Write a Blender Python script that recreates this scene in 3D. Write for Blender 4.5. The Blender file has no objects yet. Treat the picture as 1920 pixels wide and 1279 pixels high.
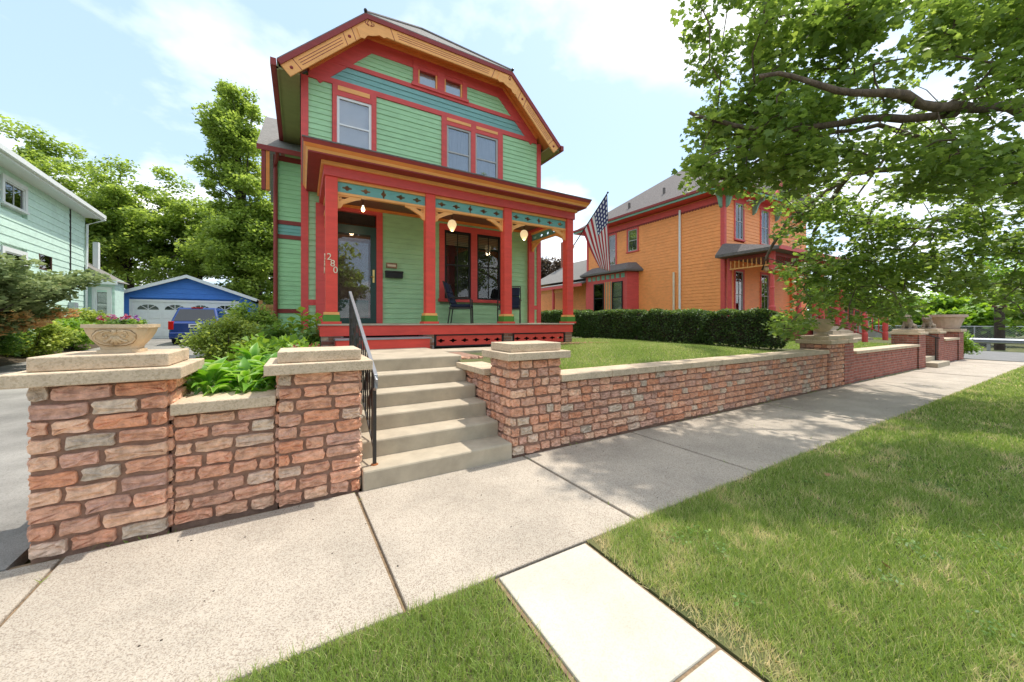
import bpy, math, random
import numpy as np
from mathutils import Vector, Matrix, noise as mnoise
random.seed(7); RNG = np.random.default_rng(11)
scn = bpy.context.scene; COL = scn.collection
R = math.radians
# ------------------------------------------------------------------ camera
FPX, YAW, EYE, HORIZ = 680.0, R(30.2), 1.5, 603.0
cam = bpy.data.cameras.new('camera'); camo = bpy.data.objects.new('camera', cam); COL.objects.link(camo)
cam.sensor_width = 36; cam.lens = FPX/1920*36; cam.shift_y = -(639.5-HORIZ)/1920; cam.clip_end = 2000; cam.clip_start = .05
camo.location = (0, 0, EYE); camo.rotation_euler = (R(90), 0, -YAW); scn.camera = camo
# ------------------------------------------------------------------ sky, sun, exposure
SUN = Vector((.42, .05, 1)).normalized()
SUN_EL = math.asin(SUN.z); SUN_AZ = math.atan2(SUN.x, SUN.y)
w = bpy.data.worlds.new('World'); scn.world = w; w.use_nodes = True
nt = w.node_tree; nt.nodes.clear()
def N(t, tree=None, **k):
    n = (tree or nt).nodes.new(t)
    for a, b in k.items(): setattr(n, a, b)
    return n
sky = N('ShaderNodeTexSky', sky_type='NISHITA', sun_disc=False, sun_elevation=SUN_EL, sun_rotation=SUN_AZ, air_density=1.0, dust_density=1.6, ozone_density=1.0)
tc = N('ShaderNodeTexCoord'); sep = N('ShaderNodeSeparateXYZ'); nt.links.new(tc.outputs['Generated'], sep.inputs[0])
zz = N('ShaderNodeMath', operation='MAXIMUM'); nt.links.new(sep.outputs[2], zz.inputs[0]); zz.inputs[1].default_value = 0.0
za = N('ShaderNodeMath', operation='ADD'); nt.links.new(zz.outputs[0], za.inputs[0]); za.inputs[1].default_value = .22
dx = N('ShaderNodeMath', operation='DIVIDE'); nt.links.new(sep.outputs[0], dx.inputs[0]); nt.links.new(za.outputs[0], dx.inputs[1])
dy = N('ShaderNodeMath', operation='DIVIDE'); nt.links.new(sep.outputs[1], dy.inputs[0]); nt.links.new(za.outputs[0], dy.inputs[1])
cmb = N('ShaderNodeCombineXYZ'); nt.links.new(dx.outputs[0], cmb.inputs[0]); nt.links.new(dy.outputs[0], cmb.inputs[1]); cmb.inputs[2].default_value = 9.4
cn = N('ShaderNodeTexNoise'); cn.inputs['Scale'].default_value = 1.15; cn.inputs['Detail'].default_value = 9; cn.inputs['Roughness'].default_value = .52
nt.links.new(cmb.outputs[0], cn.inputs['Vector'])
cr = N('ShaderNodeValToRGB'); cr.color_ramp.elements[0].position = .455; cr.color_ramp.elements[1].position = .63
nt.links.new(cn.outputs['Fac'], cr.inputs[0])
haze = N('ShaderNodeMix', data_type='RGBA'); haze.inputs[0].default_value = .72; haze.inputs[7].default_value = (1.85, 2.5, 3.2, 1)
nt.links.new(sky.outputs[0], haze.inputs[6])
mixc = N('ShaderNodeMix', data_type='RGBA'); nt.links.new(cr.outputs[0], mixc.inputs[0]); nt.links.new(haze.outputs[2], mixc.inputs[6]); cn2 = N('ShaderNodeTexNoise'); cn2.inputs['Scale'].default_value = 2.6; cn2.inputs['Detail'].default_value = 6; nt.links.new(cmb.outputs[0], cn2.inputs['Vector'])
cr2 = N('ShaderNodeValToRGB'); cr2.color_ramp.elements[0].position = .35; cr2.color_ramp.elements[0].color = (.68, .70, .73, 1); cr2.color_ramp.elements[1].position = .62; nt.links.new(cn2.outputs['Fac'], cr2.inputs[0])
csc = N('ShaderNodeVectorMath', operation='SCALE'); csc.inputs['Scale'].default_value = 5.6; nt.links.new(cr2.outputs[0], csc.inputs[0]); nt.links.new(csc.outputs[0], mixc.inputs[7])
bg = N('ShaderNodeBackground'); bg.inputs[1].default_value = .15; nt.links.new(mixc.outputs[2], bg.inputs[0])
wo = N('ShaderNodeOutputWorld'); nt.links.new(bg.outputs[0], wo.inputs[0])
sl = bpy.data.lights.new('sun', 'SUN'); sl.energy = 2.0; sl.angle = R(1.0); sl.color = (1, .95, .87)
so = bpy.data.objects.new('sun', sl); COL.objects.link(so); so.rotation_euler = SUN.to_track_quat('Z', 'Y').to_euler(); so.location = SUN*40
scn.view_settings.view_transform = 'Standard'; scn.view_settings.look = 'None'; scn.view_settings.gamma = 1; scn.view_settings.exposure = 1.25
# ------------------------------------------------------------------ helpers
FW = Vector((math.sin(YAW), math.cos(YAW), 0)); RT = Vector((math.cos(YAW), -math.sin(YAW), 0))
def ray(u, v): return FW*FPX + RT*(u-960) + Vector((0, 0, HORIZ-v))
def atY(u, v, y): d = ray(u, v); t = y/d.y; return Vector((d.x*t, y, EYE+d.z*t))
def atX(u, v, x): d = ray(u, v); t = x/d.x; return Vector((x, d.y*t, EYE+d.z*t))
def atZ(u, v, z): d = ray(u, v); t = (z-EYE)/d.z; return Vector((d.x*t, d.y*t, z))
OFF = {}
def tag(o, label=None, cat=None, group=None, kind=None):
    for k, x in (('label', label), ('category', cat), ('group', group), ('kind', kind)):
        if x: o[k] = x
    return o
def root(name, loc, label, cat, group=None, rz=0, local=False):
    o = bpy.data.objects.new(name, None); COL.objects.link(o); o.location = loc; o.rotation_euler = (0, 0, rz); o.empty_display_size = .2
    OFF[o.name] = Vector((0, 0, 0)) if local else Vector(loc)
    return tag(o, label, cat, group)
def link(name, me, mat, parent=None):
    o = bpy.data.objects.new(name, me); COL.objects.link(o)
    if mat:
        me.materials.clear()
        for m in (mat if isinstance(mat, (list, tuple)) else [mat]): me.materials.append(m)
    if parent is not None:
        off = OFF.get(parent.name, Vector((0, 0, 0))); o.parent = parent; OFF[o.name] = off
        if off.length and not me.get('shared'): me.transform(Matrix.Translation(-off))
    return o
IDM = lambda x, y, z: (x, y, z)
class MB:
    def __init__(s, M=None): s.v = []; s.f = []; s.mi = []; s.M = M or IDM; s.cur = 0
    def add(s, vs, fs):
        b = len(s.v); s.v += [s.M(*p) for p in vs]; s.f += [tuple(b+i for i in f) for f in fs]; s.mi += [s.cur]*len(fs)
    def box(s, x0, x1, y0, y1, z0, z1):
        s.add([(x0, y0, z0), (x1, y0, z0), (x1, y1, z0), (x0, y1, z0), (x0, y0, z1), (x1, y0, z1), (x1, y1, z1), (x0, y1, z1)],
              [(0, 3, 2, 1), (4, 5, 6, 7), (0, 1, 5, 4), (1, 2, 6, 5), (2, 3, 7, 6), (3, 0, 4, 7)])
    def hexa(s, p): s.add(p, [(0, 3, 2, 1), (4, 5, 6, 7), (0, 1, 5, 4), (1, 2, 6, 5), (2, 3, 7, 6), (3, 0, 4, 7)])
    def prism(s, poly, y0, y1, ax='y'):
        n = len(poly)
        mk = {'y': lambda a, b, c: (a, c, b), 'x': lambda a, b, c: (c, a, b), 'z': lambda a, b, c: (a, b, c)}[ax]
        s.add([mk(a, b, y0) for a, b in poly]+[mk(a, b, y1) for a, b in poly],
              [tuple(range(n)), tuple(range(2*n-1, n-1, -1))]+[(i, i+n, (i+1) % n+n, (i+1) % n) for i in range(n)])
    def tube(s, pts, rad, n=6, cap=True):
        pts = [Vector(p) for p in pts]; rad = rad if isinstance(rad, (list, tuple)) else [rad]*len(pts)
        vs = []; fs = []; up = Vector((0, 0, 1))
        for i, p in enumerate(pts):
            t = (pts[min(i+1, len(pts)-1)]-pts[max(i-1, 0)]).normalized()
            a = t.cross(up if abs(t.z) < .95 else Vector((1, 0, 0))).normalized(); b = a.cross(t)
            for k in range(n):
                q = 2*math.pi*k/n; vs.append(tuple(p+(a*math.cos(q)+b*math.sin(q))*rad[i]))
        for i in range(len(pts)-1):
            for k in range(n): fs.append((i*n+k, i*n+(k+1) % n, (i+1)*n+(k+1) % n, (i+1)*n+k))
        if cap: fs += [tuple(range(n-1, -1, -1)), tuple(range((len(pts)-1)*n, len(pts)*n))]
        s.add(vs, fs)
    def lathe(s, prof, c, n=16, sx=1, sy=1, rot=0):
        vs = []; fs = []; m = len(prof)
        for r_, z in prof:
            for k in range(n):
                q = 2*math.pi*k/n+rot; vs.append((c[0]+r_*math.cos(q)*sx, c[1]+r_*math.sin(q)*sy, c[2]+z))
        for i in range(m-1):
            for k in range(n): fs.append((i*n+k, i*n+(k+1) % n, (i+1)*n+(k+1) % n, (i+1)*n+k))
        fs += [tuple(range(n-1, -1, -1)), tuple(range((m-1)*n, m*n))]
        s.add(vs, fs)
    def ball(s, c, r_, n=10, m=7):
        rx, ry, rz = r_ if isinstance(r_, (tuple, list)) else (r_, r_, r_)
        prof = [(max(math.sin(math.pi*i/m), .02), -math.cos(math.pi*i/m)) for i in range(m+1)]
        vs = []; fs = []
        for a, z in prof:
            for k in range(n): q = 2*math.pi*k/n; vs.append((c[0]+a*math.cos(q)*rx, c[1]+a*math.sin(q)*ry, c[2]+z*rz))
        for i in range(m):
            for k in range(n): fs.append((i*n+k, i*n+(k+1) % n, (i+1)*n+(k+1) % n, (i+1)*n+k))
        fs += [tuple(range(n-1, -1, -1)), tuple(range(m*n, (m+1)*n))]
        s.add(vs, fs)
    def build(s, name, mat, parent=None, bevel=0, smooth=False, fix=True):
        me = bpy.data.meshes.new(name); me.from_pydata(s.v, [], s.f)
        if fix:
            import bmesh
            bm = bmesh.new(); bm.from_mesh(me); bmesh.ops.recalc_face_normals(bm, faces=bm.faces); bm.to_mesh(me); bm.free()
        if isinstance(mat, (list, tuple)): me.polygons.foreach_set('material_index', s.mi)
        o = link(name, me, mat, parent)
        if isinstance(mat, (list, tuple)): me.polygons.foreach_set('material_index', s.mi)
        if smooth: me.polygons.foreach_set('use_smooth', [True]*len(me.polygons))
        if bevel:
            m = o.modifiers.new('Bevel', 'BEVEL'); m.width = bevel; m.segments = 2; m.limit_method = 'ANGLE'; m.angle_limit = R(35)
        return o
def bx(name, mat, parent, *b, bevel=0, M=None):
    m = MB(M)
    for q in ([b] if not isinstance(b[0], (tuple, list)) else b): m.box(*q)
    return m.build(name, mat, parent, bevel)
def offset_path(path, d):
    """miter offset of an open polyline, to its right-hand side (downwards for left-to-right)"""
    out = []
    for i, p in enumerate(path):
        p = Vector(p)
        ns = []
        if i > 0: t = (p-Vector(path[i-1])).normalized(); ns.append(Vector((t.y, -t.x)))
        if i < len(path)-1: t = (Vector(path[i+1])-p).normalized(); ns.append(Vector((t.y, -t.x)))
        if len(ns) == 1: out.append(tuple(p+ns[0]*d))
        else: b = (ns[0]+ns[1]).normalized(); out.append(tuple(p+b*d/b.dot(ns[0])))
    return out
def strips(name, mat, parent, path, d0, d1, y0, y1, bevel=0):
    a = offset_path(path, d0); b = offset_path(path, d1)
    for i in range(len(path)-1):
        m = MB(); m.prism([a[i], a[i+1], b[i+1], b[i]], y0, y1); m.build(name, mat, parent, bevel)
# ------------------------------------------------------------------ materials
MATS = {}
def mat(name, col, rough=.6, var=.12, scale=6, bump=.15, bscale=60, col2=None, spec=.4, metal=0, stretch=(1, 1, 1), objcol=False, speck=None, detail=5, stain=None):
    if name in MATS: return MATS[name]
    m = bpy.data.materials.new(name); m.use_nodes = True; t = m.node_tree; b = t.nodes['Principled BSDF']
    b.inputs['Roughness'].default_value = rough; b.inputs['Specular IOR Level'].default_value = spec; b.inputs['Metallic'].default_value = metal
    c = N('ShaderNodeTexCoord', t); c_out = c.outputs['Object']; mp = N('ShaderNodeMapping', t); mp.inputs['Scale'].default_value = stretch; t.links.new(c.outputs['Object'], mp.inputs[0])
    oi = N('ShaderNodeObjectInfo', t); vec = N('ShaderNodeVectorMath', t, operation='ADD'); t.links.new(mp.outputs[0], vec.inputs[0])
    if objcol:
        sc = N('ShaderNodeVectorMath', t, operation='SCALE'); sc.inputs[0].default_value = (37, 19, 53); t.links.new(oi.outputs['Random'], sc.inputs['Scale']); t.links.new(sc.outputs[0], vec.inputs[1])
    n1 = N('ShaderNodeTexNoise', t); n1.inputs['Scale'].default_value = scale; n1.inputs['Detail'].default_value = detail; n1.inputs['Roughness'].default_value = .6; t.links.new(vec.outputs[0], n1.inputs['Vector'])
    rp = N('ShaderNodeMapRange', t); rp.inputs['From Min'].default_value = .3; rp.inputs['From Max'].default_value = .7; t.links.new(n1.outputs['Fac'], rp.inputs[0])
    mx = N('ShaderNodeMix', t, data_type='RGBA'); t.links.new(rp.outputs[0], mx.inputs[0])
    c = Vector(col)
    if objcol:
        for k, g in ((6, 1-var), (7, 1+var)):
            ml = N('ShaderNodeMix', t, data_type='RGBA', blend_type='MULTIPLY'); ml.inputs[0].default_value = 1; t.links.new(oi.outputs['Color'], ml.inputs[6]); ml.inputs[7].default_value = (g, g, g, 1); t.links.new(ml.outputs[2], mx.inputs[k])
    else:
        mx.inputs[6].default_value = (*(c*(1-var)), 1); mx.inputs[7].default_value = (*(Vector(col2) if col2 else c*(1+var)), 1)
    out = mx.outputs[2]
    if speck:
        vo = N('ShaderNodeTexVoronoi', t); vo.inputs['Scale'].default_value = speck[0]; t.links.new(vec.outputs[0], vo.inputs['Vector'])
        sx = N('ShaderNodeSeparateColor', t); t.links.new(vo.outputs['Color'], sx.inputs[0])
        r2 = N('ShaderNodeValToRGB', t); e = r2.color_ramp.elements; e[0].position = 0; e[0].color = (*speck[1], 1); e[1].position = 1; e[1].color = (*speck[3], 1); k = e.new(.5); k.color = (*speck[2], 1)
        t.links.new(sx.outputs[0], r2.inputs[0])
        m2 = N('ShaderNodeMix', t, data_type='RGBA', blend_type='MULTIPLY'); m2.inputs[0].default_value = speck[4]; t.links.new(out, m2.inputs[6]); t.links.new(r2.outputs[0], m2.inputs[7]); out = m2.outputs[2]
    if stain:
        n3 = N('ShaderNodeTexNoise', t); n3.inputs['Scale'].default_value = stain[0]; n3.inputs['Detail'].default_value = 7; n3.inputs['Roughness'].default_value = .65; t.links.new(c_out, n3.inputs['Vector'])
        r3 = N('ShaderNodeMapRange', t); r3.inputs['From Min'].default_value = .42; r3.inputs['From Max'].default_value = .72; r3.inputs['To Min'].default_value = 1; r3.inputs['To Max'].default_value = 1-stain[1]; t.links.new(n3.outputs['Fac'], r3.inputs[0])
        m4 = N('ShaderNodeVectorMath', t, operation='SCALE'); t.links.new(out, m4.inputs[0]); t.links.new(r3.outputs[0], m4.inputs['Scale']); out = m4.outputs[0]
    t.links.new(out, b.inputs['Base Color'])
    if bump:
        n2 = N('ShaderNodeTexNoise', t); n2.inputs['Scale'].default_value = bscale; n2.inputs['Detail'].default_value = 6; t.links.new(vec.outputs[0], n2.inputs['Vector'])
        bp = N('ShaderNodeBump', t); bp.inputs['Strength'].default_value = bump; bp.inputs['Distance'].default_value = .02; t.links.new(n2.outputs['Fac'], bp.inputs['Height']); t.links.new(bp.outputs[0], b.inputs['Normal'])
    MATS[name] = m; return m
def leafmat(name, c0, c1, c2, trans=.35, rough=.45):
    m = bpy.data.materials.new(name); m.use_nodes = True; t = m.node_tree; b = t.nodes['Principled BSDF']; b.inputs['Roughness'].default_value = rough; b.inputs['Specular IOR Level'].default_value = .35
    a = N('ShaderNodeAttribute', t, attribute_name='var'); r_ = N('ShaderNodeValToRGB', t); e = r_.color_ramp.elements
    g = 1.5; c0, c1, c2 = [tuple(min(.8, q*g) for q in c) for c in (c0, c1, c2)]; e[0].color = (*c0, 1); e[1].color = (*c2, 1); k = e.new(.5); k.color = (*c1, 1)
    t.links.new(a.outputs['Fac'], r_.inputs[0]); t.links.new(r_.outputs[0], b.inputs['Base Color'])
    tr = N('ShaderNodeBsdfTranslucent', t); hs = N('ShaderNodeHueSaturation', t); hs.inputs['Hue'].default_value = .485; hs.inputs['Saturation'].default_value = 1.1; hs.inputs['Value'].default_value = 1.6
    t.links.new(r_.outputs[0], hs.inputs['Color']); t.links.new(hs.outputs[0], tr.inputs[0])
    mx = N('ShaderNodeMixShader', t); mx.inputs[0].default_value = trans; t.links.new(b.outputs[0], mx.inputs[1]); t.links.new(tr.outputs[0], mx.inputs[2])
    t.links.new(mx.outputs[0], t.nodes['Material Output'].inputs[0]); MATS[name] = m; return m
def glassmat(name, refl=.35, tint=(1, 1, 1)):
    m = bpy.data.materials.new(name); m.use_nodes = True; t = m.node_tree; t.nodes.remove(t.nodes['Principled BSDF'])
    g = N('ShaderNodeBsdfGlossy', t); g.inputs['Roughness'].default_value = .01; tr = N('ShaderNodeBsdfTransparent', t); tr.inputs[0].default_value = (*tint, 1)
    lw = N('ShaderNodeLayerWeight', t); lw.inputs[0].default_value = .3; ad = N('ShaderNodeMath', t, operation='ADD', use_clamp=True); ad.inputs[1].default_value = refl; t.links.new(lw.outputs['Fresnel'], ad.inputs[0])
    mx = N('ShaderNodeMixShader', t); t.links.new(ad.outputs[0], mx.inputs[0]); t.links.new(tr.outputs[0], mx.inputs[1]); t.links.new(g.outputs[0], mx.inputs[2]); t.links.new(mx.outputs[0], t.nodes['Material Output'].inputs[0]); return m
def emis(name, col, s):
    m = bpy.data.materials.new(name); m.use_nodes = True; b = m.node_tree.nodes['Principled BSDF']; b.inputs['Base Color'].default_value = (*col, 1); b.inputs['Emission Color'].default_value = (*col, 1); b.inputs['Emission Strength'].default_value = s; return m
P = dict(rough=.55, var=.09, scale=5, bump=.12, bscale=70, stretch=(.6, 1, 3), stain=(1.7, .10))
GREEN = mat('green_paint', (.38, .62, .34), **P); TEAL = mat('teal_paint', (.16, .40, .36), **P); BLUEG = mat('bluegreen_paint', (.21, .42, .39), **P)
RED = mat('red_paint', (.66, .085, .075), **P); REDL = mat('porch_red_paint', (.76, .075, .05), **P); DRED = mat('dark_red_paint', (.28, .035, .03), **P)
ORG = mat('orange_trim_paint', (.90, .42, .13), **P); ORGD = mat('deep_orange_paint', (.76, .24, .05), **P); LGRN = mat('base_green_paint', (.09, .25, .03), **P)
OLIVE = mat('olive_paint', (.26, .24, .09), **P); BLACK = mat('black_paint', (.012, .012, .012), rough=.4, bump=0); DGRN = mat('dark_green_paint', (.02, .055, .045), rough=.4, bump=0)
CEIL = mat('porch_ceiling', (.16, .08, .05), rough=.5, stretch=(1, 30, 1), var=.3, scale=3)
WHITE = mat('white_paint', (.78, .78, .76), rough=.45, var=.04, bump=.03); CREAM = mat('cream_metal', (.75, .62, .45), rough=.35, bump=0); ALU = mat('window_metal', (.42, .40, .37), rough=.4, var=.05, bump=0)
OHOUSE = OHOUSEF = mat('orange_siding', (.97, .34, .10), **P); MINT = mat('mint_siding', (.62, .80, .68), **P); BLUE = mat('blue_siding', (.06, .21, .64), **P)
SHING = mat('shingles', (.21, .195, .175), rough=.9, var=.3, scale=14, bump=.6, bscale=30, stretch=(1, 1, 4))
SHINGD = mat('dark_shingles', (.15, .13, .12), rough=.9, var=.35, scale=12, bump=.6, bscale=30, stretch=(1, 1, 4))
STONE = mat('sandstone', (.45, .2, .12), rough=.9, var=.30, scale=22, bump=1.0, bscale=34, objcol=True, detail=8)
MORTAR = mat('mortar', (.31, .185, .13), rough=.95, var=.2, scale=20, bump=.5, bscale=120)
CAP = mat('cap_stone', (.58, .455, .32), rough=.85, var=.16, scale=5, bump=.35, bscale=70, speck=(90, (.55, .5, .42), (1, 1, 1), (1, .98, .95), .5))
CONC = mat('step_concrete', (.46, .385, .28), rough=.85, var=.14, scale=3, bump=.25, bscale=130, stain=(2.2, .25))
WALK = mat('exposed_aggregate', (.50, .44, .36), rough=.85, var=.10, scale=1.6, bump=.5, bscale=160, speck=(190, (.42, .35, .32), (1, .97, .93), (1, 1, 1), .8), stain=(1.1, .24))
WSLAB = mat('new_concrete', (.52, .485, .40), rough=.8, var=.05, scale=3, bump=.2, bscale=150, stain=(2.5, .16), speck=(150, (.8, .77, .72), (1, 1, 1), (1, 1, 1), .5))
JOINT = mat('joint_dirt', (.23, .16, .095), rough=1, var=.35, scale=30, bump=.5)
ASPH = mat('asphalt', (.20, .195, .185), rough=.9, var=.15, scale=2, bump=.5, bscale=180, speck=(120, (.6, .6, .6), (1, 1, 1), (1.0, 1, 1), .6))
DRIVE = mat('driveway_concrete', (.30, .28, .25), rough=.9, var=.18, scale=1.2, bump=.4, bscale=150, stain=(.9, .35), speck=(140, (.6, .57, .55), (1, 1, 1), (1, 1, 1), .6))
TURF = mat('turf_soil', (.075, .11, .03), rough=1, var=.35, scale=3, bump=.6, bscale=60, col2=(.16, .15, .06))
SOIL = mat('soil', (.07, .05, .03), rough=1, var=.3, scale=8, bump=.6)
BRICK = mat('red_brick', (.22, .06, .04), rough=.85, var=.3, scale=9, bump=.4, objcol=True); BRICKM = mat('brick_mortar', (.42, .36, .32), rough=.95, var=.1)
BRICKS = mat('red_brick_far', (.34, .115, .078), rough=.85, var=.45, scale=7, bump=.3)
TANB = mat('tan_brick', (.30, .17, .10), rough=.85, var=.35, scale=12, bump=.3)
BARK = mat('bark', (.13, .095, .065), rough=.95, var=.4, scale=14, bump=1.0, bscale=45, stretch=(1, 1, .35)); BARKD = mat('dark_bark', (.05, .036, .026), rough=.95, var=.4, scale=14, bump=.8, bscale=40)
STEEL = mat('handrail_steel', (.30, .31, .33), rough=.35, metal=.6, var=.1, bump=.05); IRON = mat('dark_iron', (.05, .045, .042), rough=.45, metal=.5, bump=.05); RUST = mat('rust', (.30, .10, .03), rough=.9)
GLASS = glassmat('window_glass', .14); GLASSD = glassmat('dark_window_glass', .02); ROOM = mat('dark_room', (.012, .011, .010), rough=.8, bump=0); CURT = mat('curtain', (.50, .50, .52), rough=.9, var=.12, scale=2, bump=0); CURT2 = mat('sheer_curtain', (.20, .20, .21), rough=.9, var=.3, scale=9, bump=0, stretch=(6, 1, .3))
WOOD = mat('cedar', (.46, .22, .085), rough=.7, var=.2, scale=5, stretch=(12, 12, 1)); DWOOD = mat('brown_door', (.10, .042, .026), rough=.5, var=.2)
NAVY = mat('navy_fabric', (.018, .024, .050), rough=.9, var=.2, scale=30, bump=.3, bscale=200); BRASS = mat('brass', (.75, .52, .18), rough=.3, metal=.9, bump=0)
URNM = mat('cast_stone', (.60, .46, .30), rough=.85, var=.16, scale=7, bump=.3, bscale=90); URND = mat('cast_stone_groove', (.25, .15, .075), rough=.9); LION = mat('statue_stone', (.26, .20, .145), rough=.9, var=.3, scale=12, bump=.5)
CARB = mat('car_paint', (.012, .045, .21), rough=.18, var=.03, bump=0, spec=.7); TIRE = mat('rubber', (.015, .015, .015), rough=.8); TAIL = mat('tail_light', (.55, .015, .012), rough=.15, bump=0); CARGL = mat('car_glass', (.012, .013, .014), rough=.03, bump=0, spec=1.0)
BEIGE = mat('beige_metal_siding', (.42, .38, .32), rough=.7, stretch=(25, 25, .2), var=.1, scale=1); GALV = mat('galvanised', (.42, .44, .46), rough=.4, metal=.6, bump=.05)
GRAVEL = mat('red_gravel', (.42, .17, .13), rough=.9, var=.5, scale=25, bump=.4, objcol=False)
L_GRASS = leafmat('grass_blades', (.11, .165, .034), (.19, .265, .065), (.46, .39, .22), .4, .55)
L_MAPLE = leafmat('maple_leaf', (.075, .125, .025), (.14, .205, .045), (.24, .31, .07), .5, .4)
L_TREE = leafmat('tree_leaf', (.10, .15, .03), (.20, .27, .06), (.31, .38, .10), .55)
L_DARK = leafmat('dark_tree_leaf', (.045, .08, .018), (.09, .14, .03), (.15, .20, .045), .35)
L_BRIGHT = leafmat('bright_leaf', (.08, .15, .02), (.15, .25, .035), (.25, .34, .06), .4)
L_BOX = leafmat('boxwood_leaf', (.11, .155, .03), (.22, .275, .055), (.36, .39, .10), .4)
L_HEDGE = leafmat('hedge_leaf', (.025, .045, .014), (.055, .09, .026), (.17, .25, .045), .25)
L_PURP = leafmat('bronze_leaf', (.045, .035, .025), (.085, .06, .04), (.13, .12, .07), .25)
L_JUN = leafmat('juniper_spray', (.12, .155, .065), (.21, .25, .115), (.42, .24, .10), .4, .7)
L_HOSTA = leafmat('hosta_leaf', (.06, .15, .02), (.11, .24, .03), (.42, .50, .18), .4, .4)
L_COVER = leafmat('groundcover_leaf', (.055, .11, .022), (.11, .19, .04), (.20, .29, .06), .4)
L_FLOWER = leafmat('petunia_petal', (.20, .012, .03), (.42, .16, .22), (.07, .025, .17), .2)
L_SPIKE = leafmat('flower_spike', (.16, .035, .03), (.25, .06, .045), (.32, .12, .08), .2)
STONEPAL = [tuple(1.42*(.66*k+.34*m_) for k, m_ in zip(q, (.49, .275, .19))) for q in [(.50, .26, .165), (.47, .22, .13), (.53, .29, .18), (.40, .225, .165), (.36, .21, .16), (.49, .24, .145), (.55, .35, .23), (.49, .20, .10), (.45, .25, .17)]]
PALE = [(.66, .50, .37), (.58, .45, .34), (.70, .49, .36)]
# ------------------------------------------------------------------ leaf clouds
def leaf_shape(kind):
    if kind == 'maple':
        o = [(0, 0), (.30, -.06), (.52, .18), (.34, .34), (.46, .62), (.2, .60), (0, 1.0), (-.2, .60), (-.46, .62), (-.34, .34), (-.52, .18), (-.30, -.06)]
        v = [(x, y, -.10*abs(x)-.12*y*y) for x, y in o]+[(0, .38, .03)]
        n = len(o); return np.array(v), [(i, (i+1) % n, n) for i in range(n)]
    if kind == 'blade': return np.array([(-.5, 0, 0), (.5, 0, 0), (.28, .55, .06), (-.28, .55, .06), (0, 1, .22)]), [(0, 1, 2), (0, 2, 3), (3, 2, 4)]
    if kind == 'spray': return np.array([(-.12, 0, 0), (.12, 0, 0), (.3, .45, .03), (.05, 1, 0), (-.05, 1, 0), (-.3, .5, .03)]), [(0, 1, 2), (0, 2, 5), (5, 2, 3), (5, 3, 4)]
    return np.array([(0, 0, 0), (.36, .45, .06), (0, 1, -.06), (-.36, .45, .06)]), [(0, 1, 2), (0, 2, 3)]
def frames(n, up=.6, rng=RNG):
    nz = rng.normal(size=(n, 3)); nz[:, 2] = np.abs(nz[:, 2])+up*2; nz /= np.linalg.norm(nz, axis=1)[:, None]
    a = rng.normal(size=(n, 3)); a -= (a*nz).sum(1)[:, None]*nz; a /= np.linalg.norm(a, axis=1)[:, None]
    return np.cross(a, nz), a, nz
def leaf_mesh(name, pos, size, var, kind, m, parent=None, up=.5, fr=None, kindtag=None):
    sv, sf = leaf_shape(kind); n = len(pos); x, y, z = fr if fr is not None else frames(n, up)
    size = np.broadcast_to(np.asarray(size, float), (n,))
    V = pos[:, None, :]+size[:, None, None]*(sv[None, :, 0:1]*x[:, None]+sv[None, :, 1:2]*y[:, None]+sv[None, :, 2:3]*z[:, None])
    k = len(sv); F_ = (np.arange(n)[:, None, None]*k+np.array(sf)[None]).reshape(-1, 3)
    me = bpy.data.meshes.new(name); me.vertices.add(n*k); me.vertices.foreach_set('co', V.reshape(-1).astype(np.float32))
    nf = len(F_); me.loops.add(nf*3); me.loops.foreach_set('vertex_index', F_.reshape(-1).astype(np.int32)); me.polygons.add(nf); me.polygons.foreach_set('loop_start', np.arange(0, nf*3, 3, dtype=np.int32))
    me.update(calc_edges=True); at = me.attributes.new('var', 'FLOAT', 'POINT'); at.data.foreach_set('value', np.repeat(np.clip(var, 0, 1), k).astype(np.float32))
    o = link(name, me, m, parent)
    if kindtag: o['kind'] = kindtag
    return o
def clumps(centers, radii, per, flat=.65, rng=RNG):
    c = np.repeat(np.asarray(centers, float), per, 0); r_ = np.repeat(np.broadcast_to(np.asarray(radii, float), (len(centers),)), per)
    d = rng.normal(size=c.shape); d /= np.linalg.norm(d, axis=1)[:, None]; d *= (rng.random(len(c))**.45)[:, None]; d[:, 2] *= flat
    cv = np.repeat(rng.random(len(centers)), per)
    return c+d*r_[:, None], np.clip(.30+.35*(cv-.5)+.28*rng.normal(size=len(c))*.8+.22*d[:, 2], 0, 1)
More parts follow.
